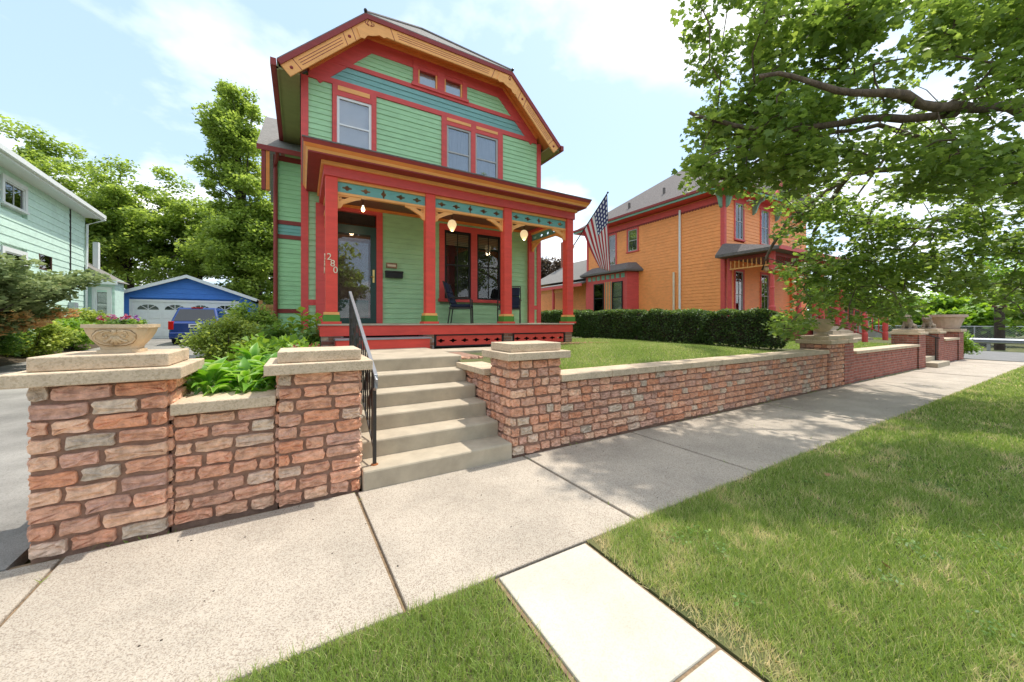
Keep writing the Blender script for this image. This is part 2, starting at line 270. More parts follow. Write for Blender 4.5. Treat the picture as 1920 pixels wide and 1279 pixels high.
def tree(name, base, height, crown_c, crown_r, label, m=L_TREE, n=90, per=150, leaf=.26, cr=.8, bark=BARKD, trunk_r=.22, seed=1, group=None, lean=(0, 0), hole=.25):
    rng = np.random.default_rng(seed); rnd = random.Random(seed); base = Vector(base)
    t = root(name, base, label, 'tree', group)
    cc = []
    while len(cc) < n:
        d = rng.normal(size=3); d /= np.linalg.norm(d); k = rng.random()**.4*(.72+.5*mnoise.noise(Vector(d*1.7)+Vector((seed*3.1, 0, 0))))
        p = np.array(crown_c)+d*k*np.array(crown_r)*1.15
        if p[2] > base.z+.8: cc.append(p)
    mid = Vector((base.x+lean[0], base.y+lean[1], base.z+(crown_c[2]-base.z)*.55)); top = Vector(crown_c)+Vector((0, 0, crown_r[2]*.45))
    b = MB(); b.tube([base-Vector((0, 0, .2)), base.lerp(mid, .5)+Vector((.1, 0, 0)), mid, mid.lerp(top, .5)+Vector((-.15, .1, 0)), top], [trunk_r*1.25, trunk_r, trunk_r*.8, trunk_r*.45, trunk_r*.12], 8)
    b.build('trunk', bark, t, smooth=True)
    b = MB()
    for i in range(0, n, 3):
        p = Vector(cc[i]); s = mid.lerp(top, rnd.random()*.8); q = s.lerp(p, .5)+Vector((0, 0, .08*(p-s).length)); b.tube([s, q, p], [trunk_r*.3, trunk_r*.16, .015], 5, False)
    b.build('limbs', bark, t)
    pos, var = clumps(cc, cr*rng.uniform(.6, 1.25, n), per, rng=rng)
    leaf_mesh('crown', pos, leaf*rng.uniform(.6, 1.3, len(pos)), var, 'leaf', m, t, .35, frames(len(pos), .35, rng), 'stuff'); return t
def shrub(name, c, r_, label, m, n=40, per=90, leaf=.06, cr=.22, seed=1, group=None, kind='leaf', up=.4, cat='shrub', stems=7, fill=.55):
    rng = np.random.default_rng(seed); t = root(name, (c[0], c[1], c[2]), label, cat, group); b = MB()
    for i in range(stems):
        a = rng.random()*6.28; b.tube([(c[0]+.05*math.cos(a), c[1]+.05*math.sin(a), c[2]-.05), (c[0]+r_[0]*.4*math.cos(a), c[1]+r_[1]*.4*math.sin(a), c[2]+r_[2]*.8), (c[0]+r_[0]*.7*math.cos(a), c[1]+r_[1]*.7*math.sin(a), c[2]+r_[2]*1.35)], [.02, .014, .006], 5, False)
    b.build('stem', BARKD, t)
    cc = []
    while len(cc) < n:
        d = rng.normal(size=3); d /= np.linalg.norm(d); k = rng.random()**(1-fill); p = np.array(c)+np.array((0, 0, r_[2]))+d*k*np.array(r_)*.9
        if p[2] > c[2]+.04: cc.append(p)
    pos, var = clumps(cc, cr*rng.uniform(.7, 1.2, n), per, .9, rng); pos[:, 2] = np.maximum(pos[:, 2], c[2]+.02)
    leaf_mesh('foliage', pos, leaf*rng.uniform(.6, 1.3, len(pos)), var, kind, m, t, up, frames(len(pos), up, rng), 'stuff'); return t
# ================================================================== SETTING
def sheet(name, poly, z, m, th=.06):
    b = MB(); b.prism(poly, z-th, z, 'z'); return tag(b.build(name, m), kind='structure')
sheet('ground', [(-400, -400), (400, -400), (400, 400), (-400, 400)], -.10, TURF)
sheet('street', [(-300, -12), (300, -12), (300, -3.2), (-300, -3.2)], -.06, ASPH, .03)
sheet('cross_street', [(24.0, -2.6), (31.0, -2.6), (31.0, 200), (24.0, 200)], -.045, ASPH, .03)
sheet('driveway', [(-6.7, -3.1), (-1.62, -3.1), (-1.62, 1.87), (-6.7, 1.87)], -.004, DRIVE, .04)
b = MB(); b.hexa([(-6.7, 3.452, -.08), (-1.55, 3.452, -.08), (-2.4, 26.2, .3), (-8.2, 26.2, .3), (-6.7, 3.452, -.004), (-1.55, 3.452, -.004), (-2.4, 26.2, .6), (-8.2, 26.2, .6)]); tag(b.build('driveway', DRIVE), kind='structure')
# sidewalk: dirt bed with single slabs
SX = [-15.1+1.73*i for i in range(0, 23)]
sw = sheet('sidewalk', [(-15.1, 1.88), (23.0, 1.98), (23.0, 3.5), (-15.1, 3.5)], -.022, JOINT, .04)
for i in range(len(SX)-1):
    x0, x1 = SX[i]+.012, SX[i+1]-.012; b = MB(); dz = random.uniform(-.004, .004); e = random.uniform(-.004, .004)
    y0 = 1.9; y0b = 1.9; y1 = 3.44
    b.hexa([(x0, y0, -.10), (x1, y0b, -.10), (x1-.05, y1, -.10), (x0-.05, y1, -.10), (x0, y0, dz), (x1, y0b, dz+e), (x1-.05, y1, dz+e), (x0-.05, y1, dz)])
    b.build('slab', WALK, sw, .008)
wk = sheet('walkway', [(.98, -3.1), (1.68, -3.1), (1.68, 1.885), (.98, 1.885)], -.010, JOINT, .03)
for y0, y1 in ((-3.1, -.72), (-.70, .955), (.972, 1.872)): bx('slab', WSLAB, wk, 1.0, 1.66, y0, y1, -.09, .004, bevel=.008)
# parkway turf
sheet('parkway_lawn', [(1.70, -3.1), (24.0, -3.1), (24.0, 1.9), (1.70, 1.9)], -.008, TURF, .04)
sheet('parkway_lawn', [(-1.60, -3.1), (.97, -3.1), (.97, 1.9), (-1.60, 1.9)], -.008, TURF, .04)
tag(bx('kerb', CONC, None, (-1.6, 24, -3.24, -3.1, -.1, .0)), kind='structure')
# front yard: raised lawn right of the steps, planting bed left of them
def yz(x, y):
    k = min(max((y-3.7)/1.8, 0), 1); k = k*k*(3-2*k)
    return .80+.14*k*(1 if x < 7.5 else max(0, 1-(x-7.5)/3)*1)+.02*math.sin(x*1.3+y)
def terrain(name, x0, x1, y0, y1, nx, ny, fz, m):
    vs = [(x0+(x1-x0)*i/nx, y0+(y1-y0)*j/ny) for j in range(ny+1) for i in range(nx+1)]
    b = MB(); b.add([(x, y, fz(x, y)) for x, y in vs]+[(x, y, -.09) for x, y in vs if False], [(j*(nx+1)+i, j*(nx+1)+i+1, (j+1)*(nx+1)+i+1, (j+1)*(nx+1)+i) for j in range(ny) for i in range(nx)])
    return tag(b.build(name, m, smooth=True), kind='structure')
terrain('lawn', 2.0, 10.9, 3.72, 9.3, 40, 26, yz, TURF)
terrain('lawn', 5.9, 10.9, 9.3, 32, 10, 20, lambda x, y: yz(x, 9.3)-.004, TURF)
terrain('garden_bed', -1.46, .46, 3.72, 12.2, 12, 30, lambda x, y: .72+.20*min(1, (y-3.7)/4)+.02*math.sin(5*x+3*y), SOIL)
terrain('neighbour_lawn', 10.9, 23.4, 3.72, 34, 20, 30, lambda x, y: .72+.02*math.sin(x*2+y), TURF)
terrain('side_bed', -30, -6.6, 3.5, 40, 20, 20, lambda x, y: -.01+.022*max(0, y-3.5)+(.25 if x < -7 else 0), SOIL)
terrain('back_yard', -2.4, 6.0, 17.5, 34, 10, 10, lambda x, y: .72, TURF)
terrain('back_yard', -30, 6.0, 26.3, 60, 20, 20, lambda x, y: .58, TURF)
# ================================================================== STONE WALLS
def stone_mesh(b, s0, s1, z0, z1, rnd, proud=.03, near=True):
    L, Hh = s1-s0, z1-z0; c = min(.010, L*.10, Hh*.12); j = lambda a: rnd.uniform(-a, a)
    pts = [(s0+c+j(.006), z0+j(.004))]
    k = 3 if L > .16 else 2
    for i in range(1, k): pts.append((s0+L*i/k+j(.015), z0+j(.010)))
    pts += [(s1-c+j(.006), z0+j(.004)), (s1+j(.005), z0+c+j(.005)), (s1+j(.010), (z0+z1)/2+j(.012)), (s1+j(.005), z1-c+j(.005)), (s1-c+j(.006), z1+j(.004))]
    for i in range(k-1, 0, -1): pts.append((s0+L*i/k+j(.015), z1+j(.010)))
    pts += [(s0+c+j(.006), z1+j(.004)), (s0+j(.005), z1-c+j(.005)), (s0+j(.010), (z0+z1)/2+j(.012)), (s0+j(.005), z0+c+j(.005))]
    n = len(pts); cx, cz = (s0+s1)/2, (z0+z1)/2
    def ring(f, o, jo): return [(cx+(x-cx)*(1-f*min(1, .05/max(L, .05)*2)), o+j(jo), cz+(z-cz)*(1-f)) for x, z in pts]
    rings = [[(x, -.03, z) for x, z in pts], ring(0, proud*.6, .003), ring(.07, proud*1.0, .006), ring(.5, proud*1.0, .013)]
    vs = sum(rings, [])+[(cx+j(L*.2), proud*1.15+j(.008), cz+j(.015))]
    fs = []
    for a in range(3):
        for i in range(n): fs.append((a*n+i, a*n+(i+1) % n, (a+1)*n+(i+1) % n, (a+1)*n+i))
    for i in range(n): fs.append((3*n+i, 3*n+(i+1) % n, 4*n))
    b.add(vs, fs)
def stones(parent, M, s0, s1, z0, z1, nc, lmin, lmax, rnd, joint=.022, name='stone', pale=.11, proud=.024, zf=None):
    h = (z1-z0)/nc
    for r_ in range(nc):
        a, bz = z0+r_*h+joint/2, z0+(r_+1)*h-joint/2; s = s0
        while s < s1-.03:
            L = rnd.uniform(lmin, lmax)
            if s == s0 and r_ % 2: L *= .55
            e = s+L
            if s1-e < lmin*.6: e = s1
            dz = rnd.uniform(-.006, .006)
            m = MB(M); stone_mesh(m, s+joint/2, e-joint/2, a+dz, bz+dz+rnd.uniform(-.006, .003), rnd, proud*rnd.uniform(.75, 1.25))
            o = m.build(name, STONE, parent); col = Vector(rnd.choice(PALE if rnd.random() < pale else STONEPAL))*rnd.uniform(.90, 1.08); o.color = (*col, 1)
            s = e
def slab(parent, x0, x1, y0, y1, z0, z1, name='cap_slab', m=None, bev=.008): return bx(name, m or CAP, parent, x0, x1, y0, y1, z0, z1, bevel=bev)
def front(y): return lambda s, o, z: (s, y-o, z)
def side_l(x): return lambda s, o, z: (x-o, s, z)
def side_r(x): return lambda s, o, z: (x+o, s, z)
YF = 3.47
def pier(x0, x1, d, top, nc, label, seed, l=(.15, .29), sides='lr', capo=.085, name='stone_pier', y=YF):
    rnd = random.Random(seed); t = root(name, ((x0+x1)/2, y+d/2, 0), label, 'pier', 'stone gate piers along the sidewalk')
    bx('core', MORTAR, t, x0+.015, x1-.015, y+.015, y+d, -.08, top)
    stones(t, front(y+.015), x0, x1, 0, top, nc, *l, rnd)
    if 'l' in sides: stones(t, side_l(x0+.015), y+.03, y+d, 0, top, nc, *l, rnd)
    if 'r' in sides: stones(t, side_r(x1-.015), y+.03, y+d, 0, top, nc, *l, rnd)
    slab(t, x0-capo, x1+capo, y-capo, y+d+capo, top, top+.085)
    slab(t, x0-.0, x1+.0, y-.0, y+d, top+.088, top+.18)
    return t
pier(-1.48, -.815, .55, 1.095, 10, 'large stone pier carrying the planter at the driveway corner', 3)
pier(-.165, .465, .52, 1.075, 10, 'stone pier with two cap slabs beside the handrail', 4)
pier(2.01, 2.70, .50, 1.07, 10, 'stone pier right of the concrete steps, sunlit cap slabs', 5, l=(.10, .22))
def low_wall(x0, x1, top, nc, label, seed, l, capth=.085, name='stone_wall', y=YF+.05, depth=.28, capseg=None, over=.05):
    rnd = random.Random(seed); t = root(name, ((x0+x1)/2, y+depth/2, 0), label, 'wall')
    bx('core', MORTAR, t, x0, x1, y+.015, y+depth, -.08, top)
    stones(t, front(y+.015), x0+.01, x1-.01, 0, top, nc, *l, rnd)
    x = x0+.004
    while x < x1-.05:
        e = min(x+(capseg or 99), x1-.004); slab(t, x, e-.006, y-over, y+depth+.06, top, top+capth); x = e
    return t
low_wall(-.815, -.165, .822, 8, 'low stone wall between two piers below the hostas', 6, (.14, .26))
low_wall(2.70, 10.28, .775, 8, 'long stone retaining wall along the sidewalk under the lawn', 8, (.12, .27), capseg=.84, y=YF+.03)
# cheek wall beside the steps
t = root('cheek_wall', (2.12, 4.4, 0), 'short stone cheek wall with flat cap right of the upper steps', 'wall'); rnd = random.Random(9)
bx('core', MORTAR, t, 2.03, 2.24, 3.98, 4.9, -.05, .84); stones(t, side_l(2.03), 4.0, 4.9, .3, .84, 5, .1, .2, rnd); slab(t, 1.93, 2.30, 4.0, 4.92, .84, .915)
t = root('edging_stones', (2.35, 5.5, .9), 'row of small edging stones beside the top landing', 'edging'); rnd = random.Random(10)
bx('core', MORTAR, t, 2.10, 2.40, 5.05, 5.95, .75, .97); stones(t, front(5.05), 2.08, 2.42, .86, .98, 1, .1, .16, rnd); stones(t, side_l(2.10), 5.05, 5.95, .86, .98, 1, .12, .2, rnd)
# boundary pier: stone half and brick half, then the brick walls of the neighbour
t = pier(10.28, 11.12, .56, .985, 10, 'far stone boundary pier where stone wall meets brick wall', 12, l=(.12, .24), capo=.06)
def bricks(t, M, s0, s1, z0, z1, nm='bricks'):
    b = MB(M); r_ = 0; z = z0
    while z < z1-.02:
        s = s0-(.11 if r_ % 2 else 0)
        while s < s1-.01:
            a, e = max(s, s0), min(s+.208, s1)
            if e-a > .03: b.box(a, e, -.02, .008+random.uniform(0, .004), z, min(z+.058, z1))
            s += .22
        z += .072; r_ += 1
    return tag(b.build(nm, BRICKS, t, fix=True), kind='stuff')
def bwall(name, x0, x1, top, d, label, cat, caps, y=YF, sides=''):
    t = root(name, ((x0+x1)/2, y+d/2, 0), label, cat); bx('core', BRICKM, t, x0, x1, y, y+d, -.08, top); bricks(t, front(y), x0, x1, .0, top)
    if 'l' in sides: bricks(t, side_l(x0), y+.02, y+d, 0, top)
    if 'r' in sides: bricks(t, side_r(x1), y+.02, y+d, 0, top)
    for q in caps: slab(t, *q)
    return t
bwall('brick_pier', 11.13, 11.70, .985, .56, 'narrow red brick pier joined to the far stone pier', 'pier', [(11.21, 11.76, YF-.06, YF+.62, .985, 1.07), (11.14, 11.70, YF, YF+.56, 1.073, 1.165)], sides='r')
bwall('brick_wall', 11.71, 17.0, .70, .3, 'long red brick garden wall with concrete cap beyond the stone wall', 'wall', [(11.77+.88*i, min(11.77+.88*(i+1)-.006, 16.99), YF-.04, YF+.34, .70, .775) for i in range(6)], y=YF+.04)
bwall('brick_pier', 17.01, 17.75, 1.08, .62, 'red brick gate pier under the left stone lion', 'pier', [(16.95, 17.81, YF-.06, YF+.68, 1.08, 1.16), (17.02, 17.74, YF+.01, YF+.61, 1.163, 1.24)], sides='lr')
bwall('brick_pier', 19.3, 20.0, 1.08, .62, 'red brick gate pier under the right stone lion', 'pier', [(19.24, 20.06, YF-.06, YF+.68, 1.08, 1.16), (19.31, 19.99, YF+.01, YF+.61, 1.163, 1.24)], sides='lr')
bwall('brick_wall', 20.01, 22.2, .80, .3, 'short red brick wall with pale cap by the street corner', 'wall', [(20.07, 22.19, YF-.04, YF+.34, .80, .88)], y=YF+.04)
bwall('brick_pier', 22.21, 23.0, 1.10, .70, 'corner brick pier carrying the big stone urn', 'pier', [(22.13, 23.08, YF-.08, YF+.78, 1.10, 1.20)], sides='lr')
t = root('concrete_steps', (18.5, 3.9, 0), 'far concrete gate steps between the two lion piers', 'steps')
for i in range(4): bx('step', CONC, t, 17.76, 19.29, 3.2+.32*i, 4.6, -.05 if i == 0 else .15*i+.004, .15*(i+1), bevel=.01)
t = root('handrail', (19.15, 3.5, .15), 'thin dark iron handrail at the lion gate steps', 'handrail'); b = MB(); b.tube([(19.15, 3.5, .15), (19.15, 3.5, .95)], .02); b.build('post', IRON, t); b = MB(); b.tube([(19.15, 3.4, .92), (19.15, 4.6, 1.35)], .02); b.build('rail', IRON, t)
# ---- main concrete steps
t = root('concrete_steps', (1.24, 4.2, 0), 'wide concrete front steps rising from sidewalk to the porch landing', 'steps')
for i in range(6):
    y0 = 3.425+.318*i; bx('step', CONC, t, .475, 2.0 if i < 5 else 2.06, y0, y0+.34 if i < 5 else 7.05, -.05 if i == 0 else .168*i-.03, .173+.1665*i, bevel=.018)
bx('paving', CONC, t, 2.07, 3.6, 5.98, 6.6, .85, .985, bevel=.01)
# ---- handrail
t = root('handrail', (.59, 4.5, .17), 'wrought iron handrail with flat steel top rail on front steps', 'handrail')
def hz(y): return 1.02+(y-3.53)*.452
bx('post', IRON, t, .575, .605, 3.535, 3.565, .17, hz(3.55)); bx('post', IRON, t, .575, .605, 5.42, 5.45, 1.0, hz(5.435))
b = MB(); b.hexa([(.573, 3.48, hz(3.48)-.005), (.607, 3.48, hz(3.48)-.005), (.607, 5.48, hz(5.48)-.005), (.573, 5.48, hz(5.48)-.005), (.573, 3.48, hz(3.48)+.02), (.607, 3.48, hz(3.48)+.02), (.607, 5.48, hz(5.48)+.02), (.573, 5.48, hz(5.48)+.02)]); b.build('top_rail', STEEL, t, .004)
b = MB(); b.tube([(.59, 3.49, hz(3.49)), (.59, 3.46, hz(3.49)-.03), (.59, 3.47, hz(3.49)-.10), (.59, 3.52, hz(3.5)-.13)], .016, 8); b.build('scroll', STEEL, t); b = MB(); b.tube([(.59, 5.46, hz(5.46)), (.59, 5.52, hz(5.46)-.02), (.59, 5.53, hz(5.46)-.09), (.59, 5.48, hz(5.46)-.10)], .014, 8); b.build('scroll', STEEL, t)
b = MB(); b.tube([(.59, 3.55, .30), (.59, 5.43, 1.17)], .010, 6); b.build('bottom_rail', IRON, t)
for i in range(1, 14):
    y = 3.55+1.88*i/14; zb, zt = .30+(y-3.55)*.463, hz(y); m = (zb+zt)/2+(.08 if i % 2 else -.08)
    b = MB(); b.tube([(.59, y, zb), (.59, y, zt)], .0075, 4); b.tube([(.59, y, m-.09), (.59, y, m), (.59, y, m+.09)], [.004, .021, .004], 4); b.build('baluster', IRON, t)
b = MB(); b.lathe([(.035, 0), (.03, .008), (.018, .012)], (.59, 3.55, .173), 10); b.build('foot', RUST, t)
# ================================================================== GREEN HOUSE
HY, HW = 9.1, 6.29
GH = root('green_house', (HW/2, HY, .9), 'green two-storey house with red trim, clipped gable and front porch', 'house')
def siding(part, m, x0, x1, z0, z1, e, holes=(), M=None, name='clapboard', lx=None, rx=None, th=.09, lap=.02):
    """courses of boards; local (x, outward, z); lx/rx give slanted ends"""
    n = max(1, round((z1-z0)/e)); e = (z1-z0)/n
    for i in range(n):
        a, c = z0+i*e, z0+(i+1)*e; mid = (a+c)/2
        cut = sorted((h[0], h[1]) for h in holes if h[2] < mid < h[3])
        xs = []; s = x0
        for h0, h1 in cut:
            if h0 > s: xs.append((s, min(h0, x1)))
            s = max(s, h1)
        if s < x1: xs.append((s, x1))
        for p, q in xs:
            pl = max(p, lx(a)) if lx else p; pu = max(p, lx(c)) if lx else p; ql = min(q, rx(a)) if rx else q; qu = min(q, rx(c)) if rx else q
            if ql-pl < .03 and qu-pu < .03: continue
            b = MB(M); j = random.uniform(-.002, .002)
            b.hexa([(pl, lap+j, a-.004), (ql, lap+j, a-.004), (ql, -th, a), (pl, -th, a), (pu, .005+j, c-.004), (qu, .005+j, c-.004), (qu, -th, c-.004), (pu, -th, c-.004)]); b.build(name, m, part)
def window(parent, M, x0, x1, z0, z1, frame, glass=None, back=None, fw=.045, rail=True, vert=0, horiz=0, mw=.014, muntin=None, blind=None, depth=.085, label=None):
    """sash frame in local (x, outward, z) with pane, muntins and what stands behind the glass"""
    b = MB(M)
    for q in ((x0, x1, -.03, .02, z1-fw, z1), (x0, x1, -.03, .02, z0, z0+fw), (x0, x0+fw, -.03, .02, z0+fw, z1-fw), (x1-fw, x1, -.03, .02, z0+fw, z1-fw)): b.box(*q)
    zm = (z0+z1)/2
    if rail: b.box(x0+fw, x1-fw, -.025, .012, zm-.018, zm+.018)
    o = b.build('window', frame, parent)
    if label: o['label'] = label
    for a, c in (((z0+fw, zm-.018), (zm+.018, z1-fw)) if rail else ((z0+fw, z1-fw),)): bx('pane', glass or GLASS, o, (x0+fw, x1-fw, -.012, -.008, a, c), M=M)
    for i in range(vert): xm = x0+(x1-x0)*(i+1)/(vert+1); bx('muntin', muntin or frame, o, (xm-mw/2, xm+mw/2, -.007, .008, z0+fw, z1-fw), M=M)
    for i in range(horiz): zk = z0+(z1-z0)*(i+1)/(horiz+1); bx('muntin', muntin or frame, o, (x0+fw, x1-fw, -.007, .006, zk-mw/2, zk+mw/2), M=M)
    bx('backing', back or ROOM, o, (x0+.005, x1-.005, -depth-.01, -depth, z0+.005, z1-.005), M=M)
    if blind:
        for i in range(blind[0]): z = z1-fw-.02-i*.045; bx('blind_slat', blind[1], o, (x0+fw, x1-fw, -.06, -.03, z-.03, z), M=M)
    return o
def casing(parent, M, x0, x1, z0, z1, w_, m, o=.045, sill=True, mid=None, top=None, name='casing'):
    t = top if top is not None else w_
    for q in ((x0-w_, x0, z0, z1), (x1, x1+w_, z0, z1), (x0-w_, x1+w_, z1, z1+t)): bx(name, m, parent, (q[0], q[1], -.09, o, q[2], q[3]), M=M)
    if sill: bx('sill', m, parent, (x0-w_-.02, x1+w_+.02, -.09, o+.03, z0-.07, z0), M=M)
FM = lambda x, o, z: (x, HY-o, z)
fw_ = bx('front_wall', GREEN, GH, .02, HW-.02, HY+.10, HY+.25, .95, 6.9)
b = MB(); b.prism([(.02, 6.9), (HW-.02, 6.9), (HW-1.35, 8.2), (1.35, 8.2)], HY+.1, HY+.25); gw = b.build('gable_wall', GREEN, GH)
W1 = (.70, 1.44, 5.36, 6.62); W2 = (3.30, 3.99, 5.30, 6.66); W3 = (4.12, 4.82, 5.30, 6.66); A1 = (2.55, 3.05, 7.47, 7.94); A2 = (3.24, 3.74, 7.47, 7.94)
PW1 = (3.24, 3.99, 2.10, 3.90); PW2 = (4.17, 4.90, 2.10, 3.90); DR = (.60, 1.55, 1.46, 4.09)
fh = [(W1[0]-.1, W1[1]+.1, W1[2], 6.85), (3.16, 4.96, 5.2, 6.85), (PW1[0]-.12, PW2[1]+.12, 2.0, 4.05), (DR[0]-.14, DR[1]+.14, 1.3, 4.25)]
siding(fw_, GREEN, .14, HW-.14, 1.46, 6.85, .122, fh, FM)
siding(fw_, GREEN, .14, .46, 1.0, 1.46, .122, (), FM); siding(fw_, GREEN, 5.9, HW-.14, 1.0, 1.46, .122, (), FM)
lx = lambda z: .24+(z-6.85)*.985; rx = lambda z: HW-lx(z)
siding(gw, BLUEG, 0, HW, 6.97, 7.33, .12, (), FM, lx=lx, rx=rx)
siding(gw, GREEN, 0, HW, 7.43, 8.07, .107, [(2.42, 3.87, 7.3, 8.3)], FM, lx=lx, rx=rx)
for x0, x1 in ((0, .14), (HW-.14, HW)): bx('corner_board', RED, GH, x0, x1, HY-.04, HY+.12, .95, 6.86)
bx('belt_course', RED, GH, .14, HW-.14, HY-.035, HY+.1, 6.85, 6.97); bx('belt_course', RED, GH, .62, HW-.62, HY-.037, HY+.1, 7.33, 7.43)
for x0, x1 in ((.14, .30), (6.0, HW-.14)): bx('belt_course', RED, GH, x0, x1, HY-.034, HY+.1, 1.86, 1.98)
# windows of the upper floor and attic
def framed(win, m, o=.04): casing(GH, FM, win[0], win[1], win[2], win[3], .09, m, o, sill=False, top=.09)
bx('casing', RED, GH, .61, .70, HY-.045, HY+.09, 5.1, 6.85); bx('casing', RED, GH, 1.44, 1.55, HY-.045, HY+.09, 5.1, 6.85); bx('casing', RED, GH, .70, 1.44, HY-.043, HY+.09, 6.62, 6.85); bx('casing_panel', ORG, GH, .72, 1.40, HY-.055, HY-.04, 6.735, 6.835)
window(GH, FM, *W1, WHITE, back=CURT, fw=.055, label='white framed window with pale shade')
for x0, x1 in ((3.16, 3.30), (3.99, 4.12), (4.82, 4.97)): bx('casing', RED, GH, x0, x1, HY-.045, HY+.09, 5.1, 6.85)
bx('casing', RED, GH, 3.30, 3.99, HY-.043, HY+.09, 6.66, 6.85); bx('casing', RED, GH, 4.12, 4.82, HY-.043, HY+.09, 6.66, 6.85)
bx('casing_panel', ORG, GH, 3.30, 3.98, HY-.055, HY-.04, 6.765, 6.84); bx('casing_panel', ORG, GH, 4.14, 4.80, HY-.055, HY-.04, 6.765, 6.84)
for W_ in (W2, W3): window(GH, FM, *W_, ALU, back=CURT2, fw=.05)
for x0, x1 in ((2.42, 2.55), (3.05, 3.24), (3.74, 3.87)): bx('casing', RED, GH, x0, x1, HY-.045, HY+.09, 7.47, 7.94)
bx('casing', RED, GH, 2.42, 3.87, HY-.044, HY+.09, 7.94, 8.07); bx('sill', RED, GH, 2.38, 3.91, HY-.075, HY+.09, 7.40, 7.47)
for W_ in (A1, A2): window(GH, FM, *W_, ORG, back=CURT, fw=.04, rail=False)
# roof: clipped (jerkinhead) gable
RA = [(-.42, 6.74), (1.245, 8.37), (HW-1.245, 8.37), (HW+.42, 6.74)]; RY = 8.65
PK = (HW/2, 10.85, 10.28)
rf = MB()
e0, e1, e2, e3 = RA
tl = [(e0[0], RY, e0[1]), (e1[0], RY, e1[1]), (e2[0], RY, e2[1]), (e3[0], RY, e3[1]), (e0[0], 17.6, e0[1]), (e3[0], 17.6, e3[1]), PK, (HW/2, 17.6, 10.28)]
th = .045; up = [(p[0], p[1], p[2]+th) for p in tl]
rf.add(tl+up, [(0, 1, 6, 7, 4), (2, 3, 5, 7, 6), (1, 2, 6), (8, 12, 15, 14, 9), (10, 14, 15, 13, 11), (9, 14, 10), (0, 8, 9, 1), (1, 9, 10, 2), (2, 10, 11, 3), (0, 4, 12, 8), (3, 11, 13, 5), (4, 7, 15, 12), (7, 5, 13, 15)])
roof = rf.build('roof', SHING, GH)
b = MB(); b.tube([(PK[0], PK[1], PK[2]+.06), (PK[0], 17.6, PK[2]+.06)], .05, 6); b.build('ridge_cap', ALU, roof)
for q in (e1, e2): b = MB(); b.tube([(q[0], RY, q[1]+.05), (PK[0], PK[1], PK[2]+.07)], .035, 6); b.build('hip_cap', SHINGD, roof); b = MB(); b.ball((q[0], RY-.02, q[1]+.07), .04); b.build('hip_end', BLACK, roof)
# solar / skylight frame near the hip edge
# bargeboards and soffit
strips('crown_mould', DRED, GH, RA, .0, .10, RY-.03, RY+.04)
BARGE_Y = RY
strips('bargeboard', ORG, GH, RA, .10, .34, RY, RY+.035)
strips('soffit', ORGD, GH, RA, .13, .16, RY+.036, HY+.1)
RAF = [(.0, 7.15), RA[1], RA[2], (HW, 7.15)]
strips('bed_mould', ORGD, GH, RAF, .165, .235, HY-.10, HY-.03)
strips('frieze_board', RED, GH, RAF, .165, .52, HY-.028, HY+.11)
# incised lines and bosses of the bargeboards
def along(i, s0, s1, d): a = offset_path(RA, d); p, q = Vector(a[i]), Vector(a[i+1]); L = (q-p).length; t_ = (q-p)/L; return p+t_*(s0 if s0 >= 0 else L+s0), p+t_*(s1 if s1 >= 0 else L+s1)
def incise(i, s0, s1, d, wd=.012):
    p, q = along(i, s0, s1, d); t_ = (q-p).normalized(); n = Vector((t_.y, -t_.x))*wd/2
    b = MB(); b.prism([tuple(p+n), tuple(q+n), tuple(q-n), tuple(p-n)], BARGE_Y-.002, BARGE_Y+.01); b.build('groove', DRED, GH)
for i, (a, c) in enumerate(((.36, -.78), (.62, -.62), (.78, -.36))):
    for d in (.17, .22, .27): incise(i, a, c, d)
def cross(i, s, d0=.10, d1=.34, wd=.014):
    a, _ = along(i, s, s, d0); c, _ = along(i, s, s, d1); t_ = (c-a).normalized(); n = Vector((t_.y, -t_.x))*wd/2; b = MB(); b.prism([tuple(a+n), tuple(c+n), tuple(c-n), tuple(a-n)], BARGE_Y-.0025, BARGE_Y+.01); b.build('groove', DRED, GH)
for i, ss in ((0, (.28, -.46, -.70)), (1, (.5, -.5)), (2, (.46, .70, -.28))):
    for s in ss: cross(i, s)
for i, s in ((0, .14), (0, -.58), (2, .58), (2, -.14)):
    p, _ = along(i, s, s, .22); b = MB(); b.lathe([(.035, 0), (.03, .012), (.012, .02)], (0, 0, 0), 10)
    b.v = [(p.x+x, BARGE_Y-z, p.y+y) for x, y, z in b.v]; b.build('boss', DRED, GH)
for cx, sg in ((e1[0], 1), (e2[0], -1)):      # scrolled ornament at the two bends
    z0 = e1[1]-.36; i0 = 0 if sg > 0 else 1
    def pp(i, q, d): return tuple(along(i, q, q, d)[0])
    n_ = 7; lo = [(-.34+.68*k/n_, (.335, .39, .365, .41, .41, .365, .39, .335)[k]) for k in range(n_+1)]
    P2 = [pp(i0, q, .14) for q in (-.34, -.17)]+[offset_path(RA, .14)[i0+1]]+[pp(i0+1, q, .14) for q in (.17, .34)]; Q2 = [(pp(i0, q, d) if q < 0 else pp(i0+1, q, d)) for q, d in lo]
    b = MB(); b.prism(P2+Q2[::-1], RY-.016, RY-.001); b.build('scroll_ornament', ORG, GH)
    for k in range(4):
        b = MB(); a0 = (k-1.5)*.55; pts = [(cx+sg*.06+.02*k*sg+math.sin(a0)*.10*q+.03*math.sin(q*4)*(1 if a0 > 0 else -1), BARGE_Y-.018, z0+.12+.12*q*math.cos(a0)) for q in (0, .25, .5, .75, 1)]; b.tube(pts, .008, 5); b.build('carved_tendril', DRED, GH)
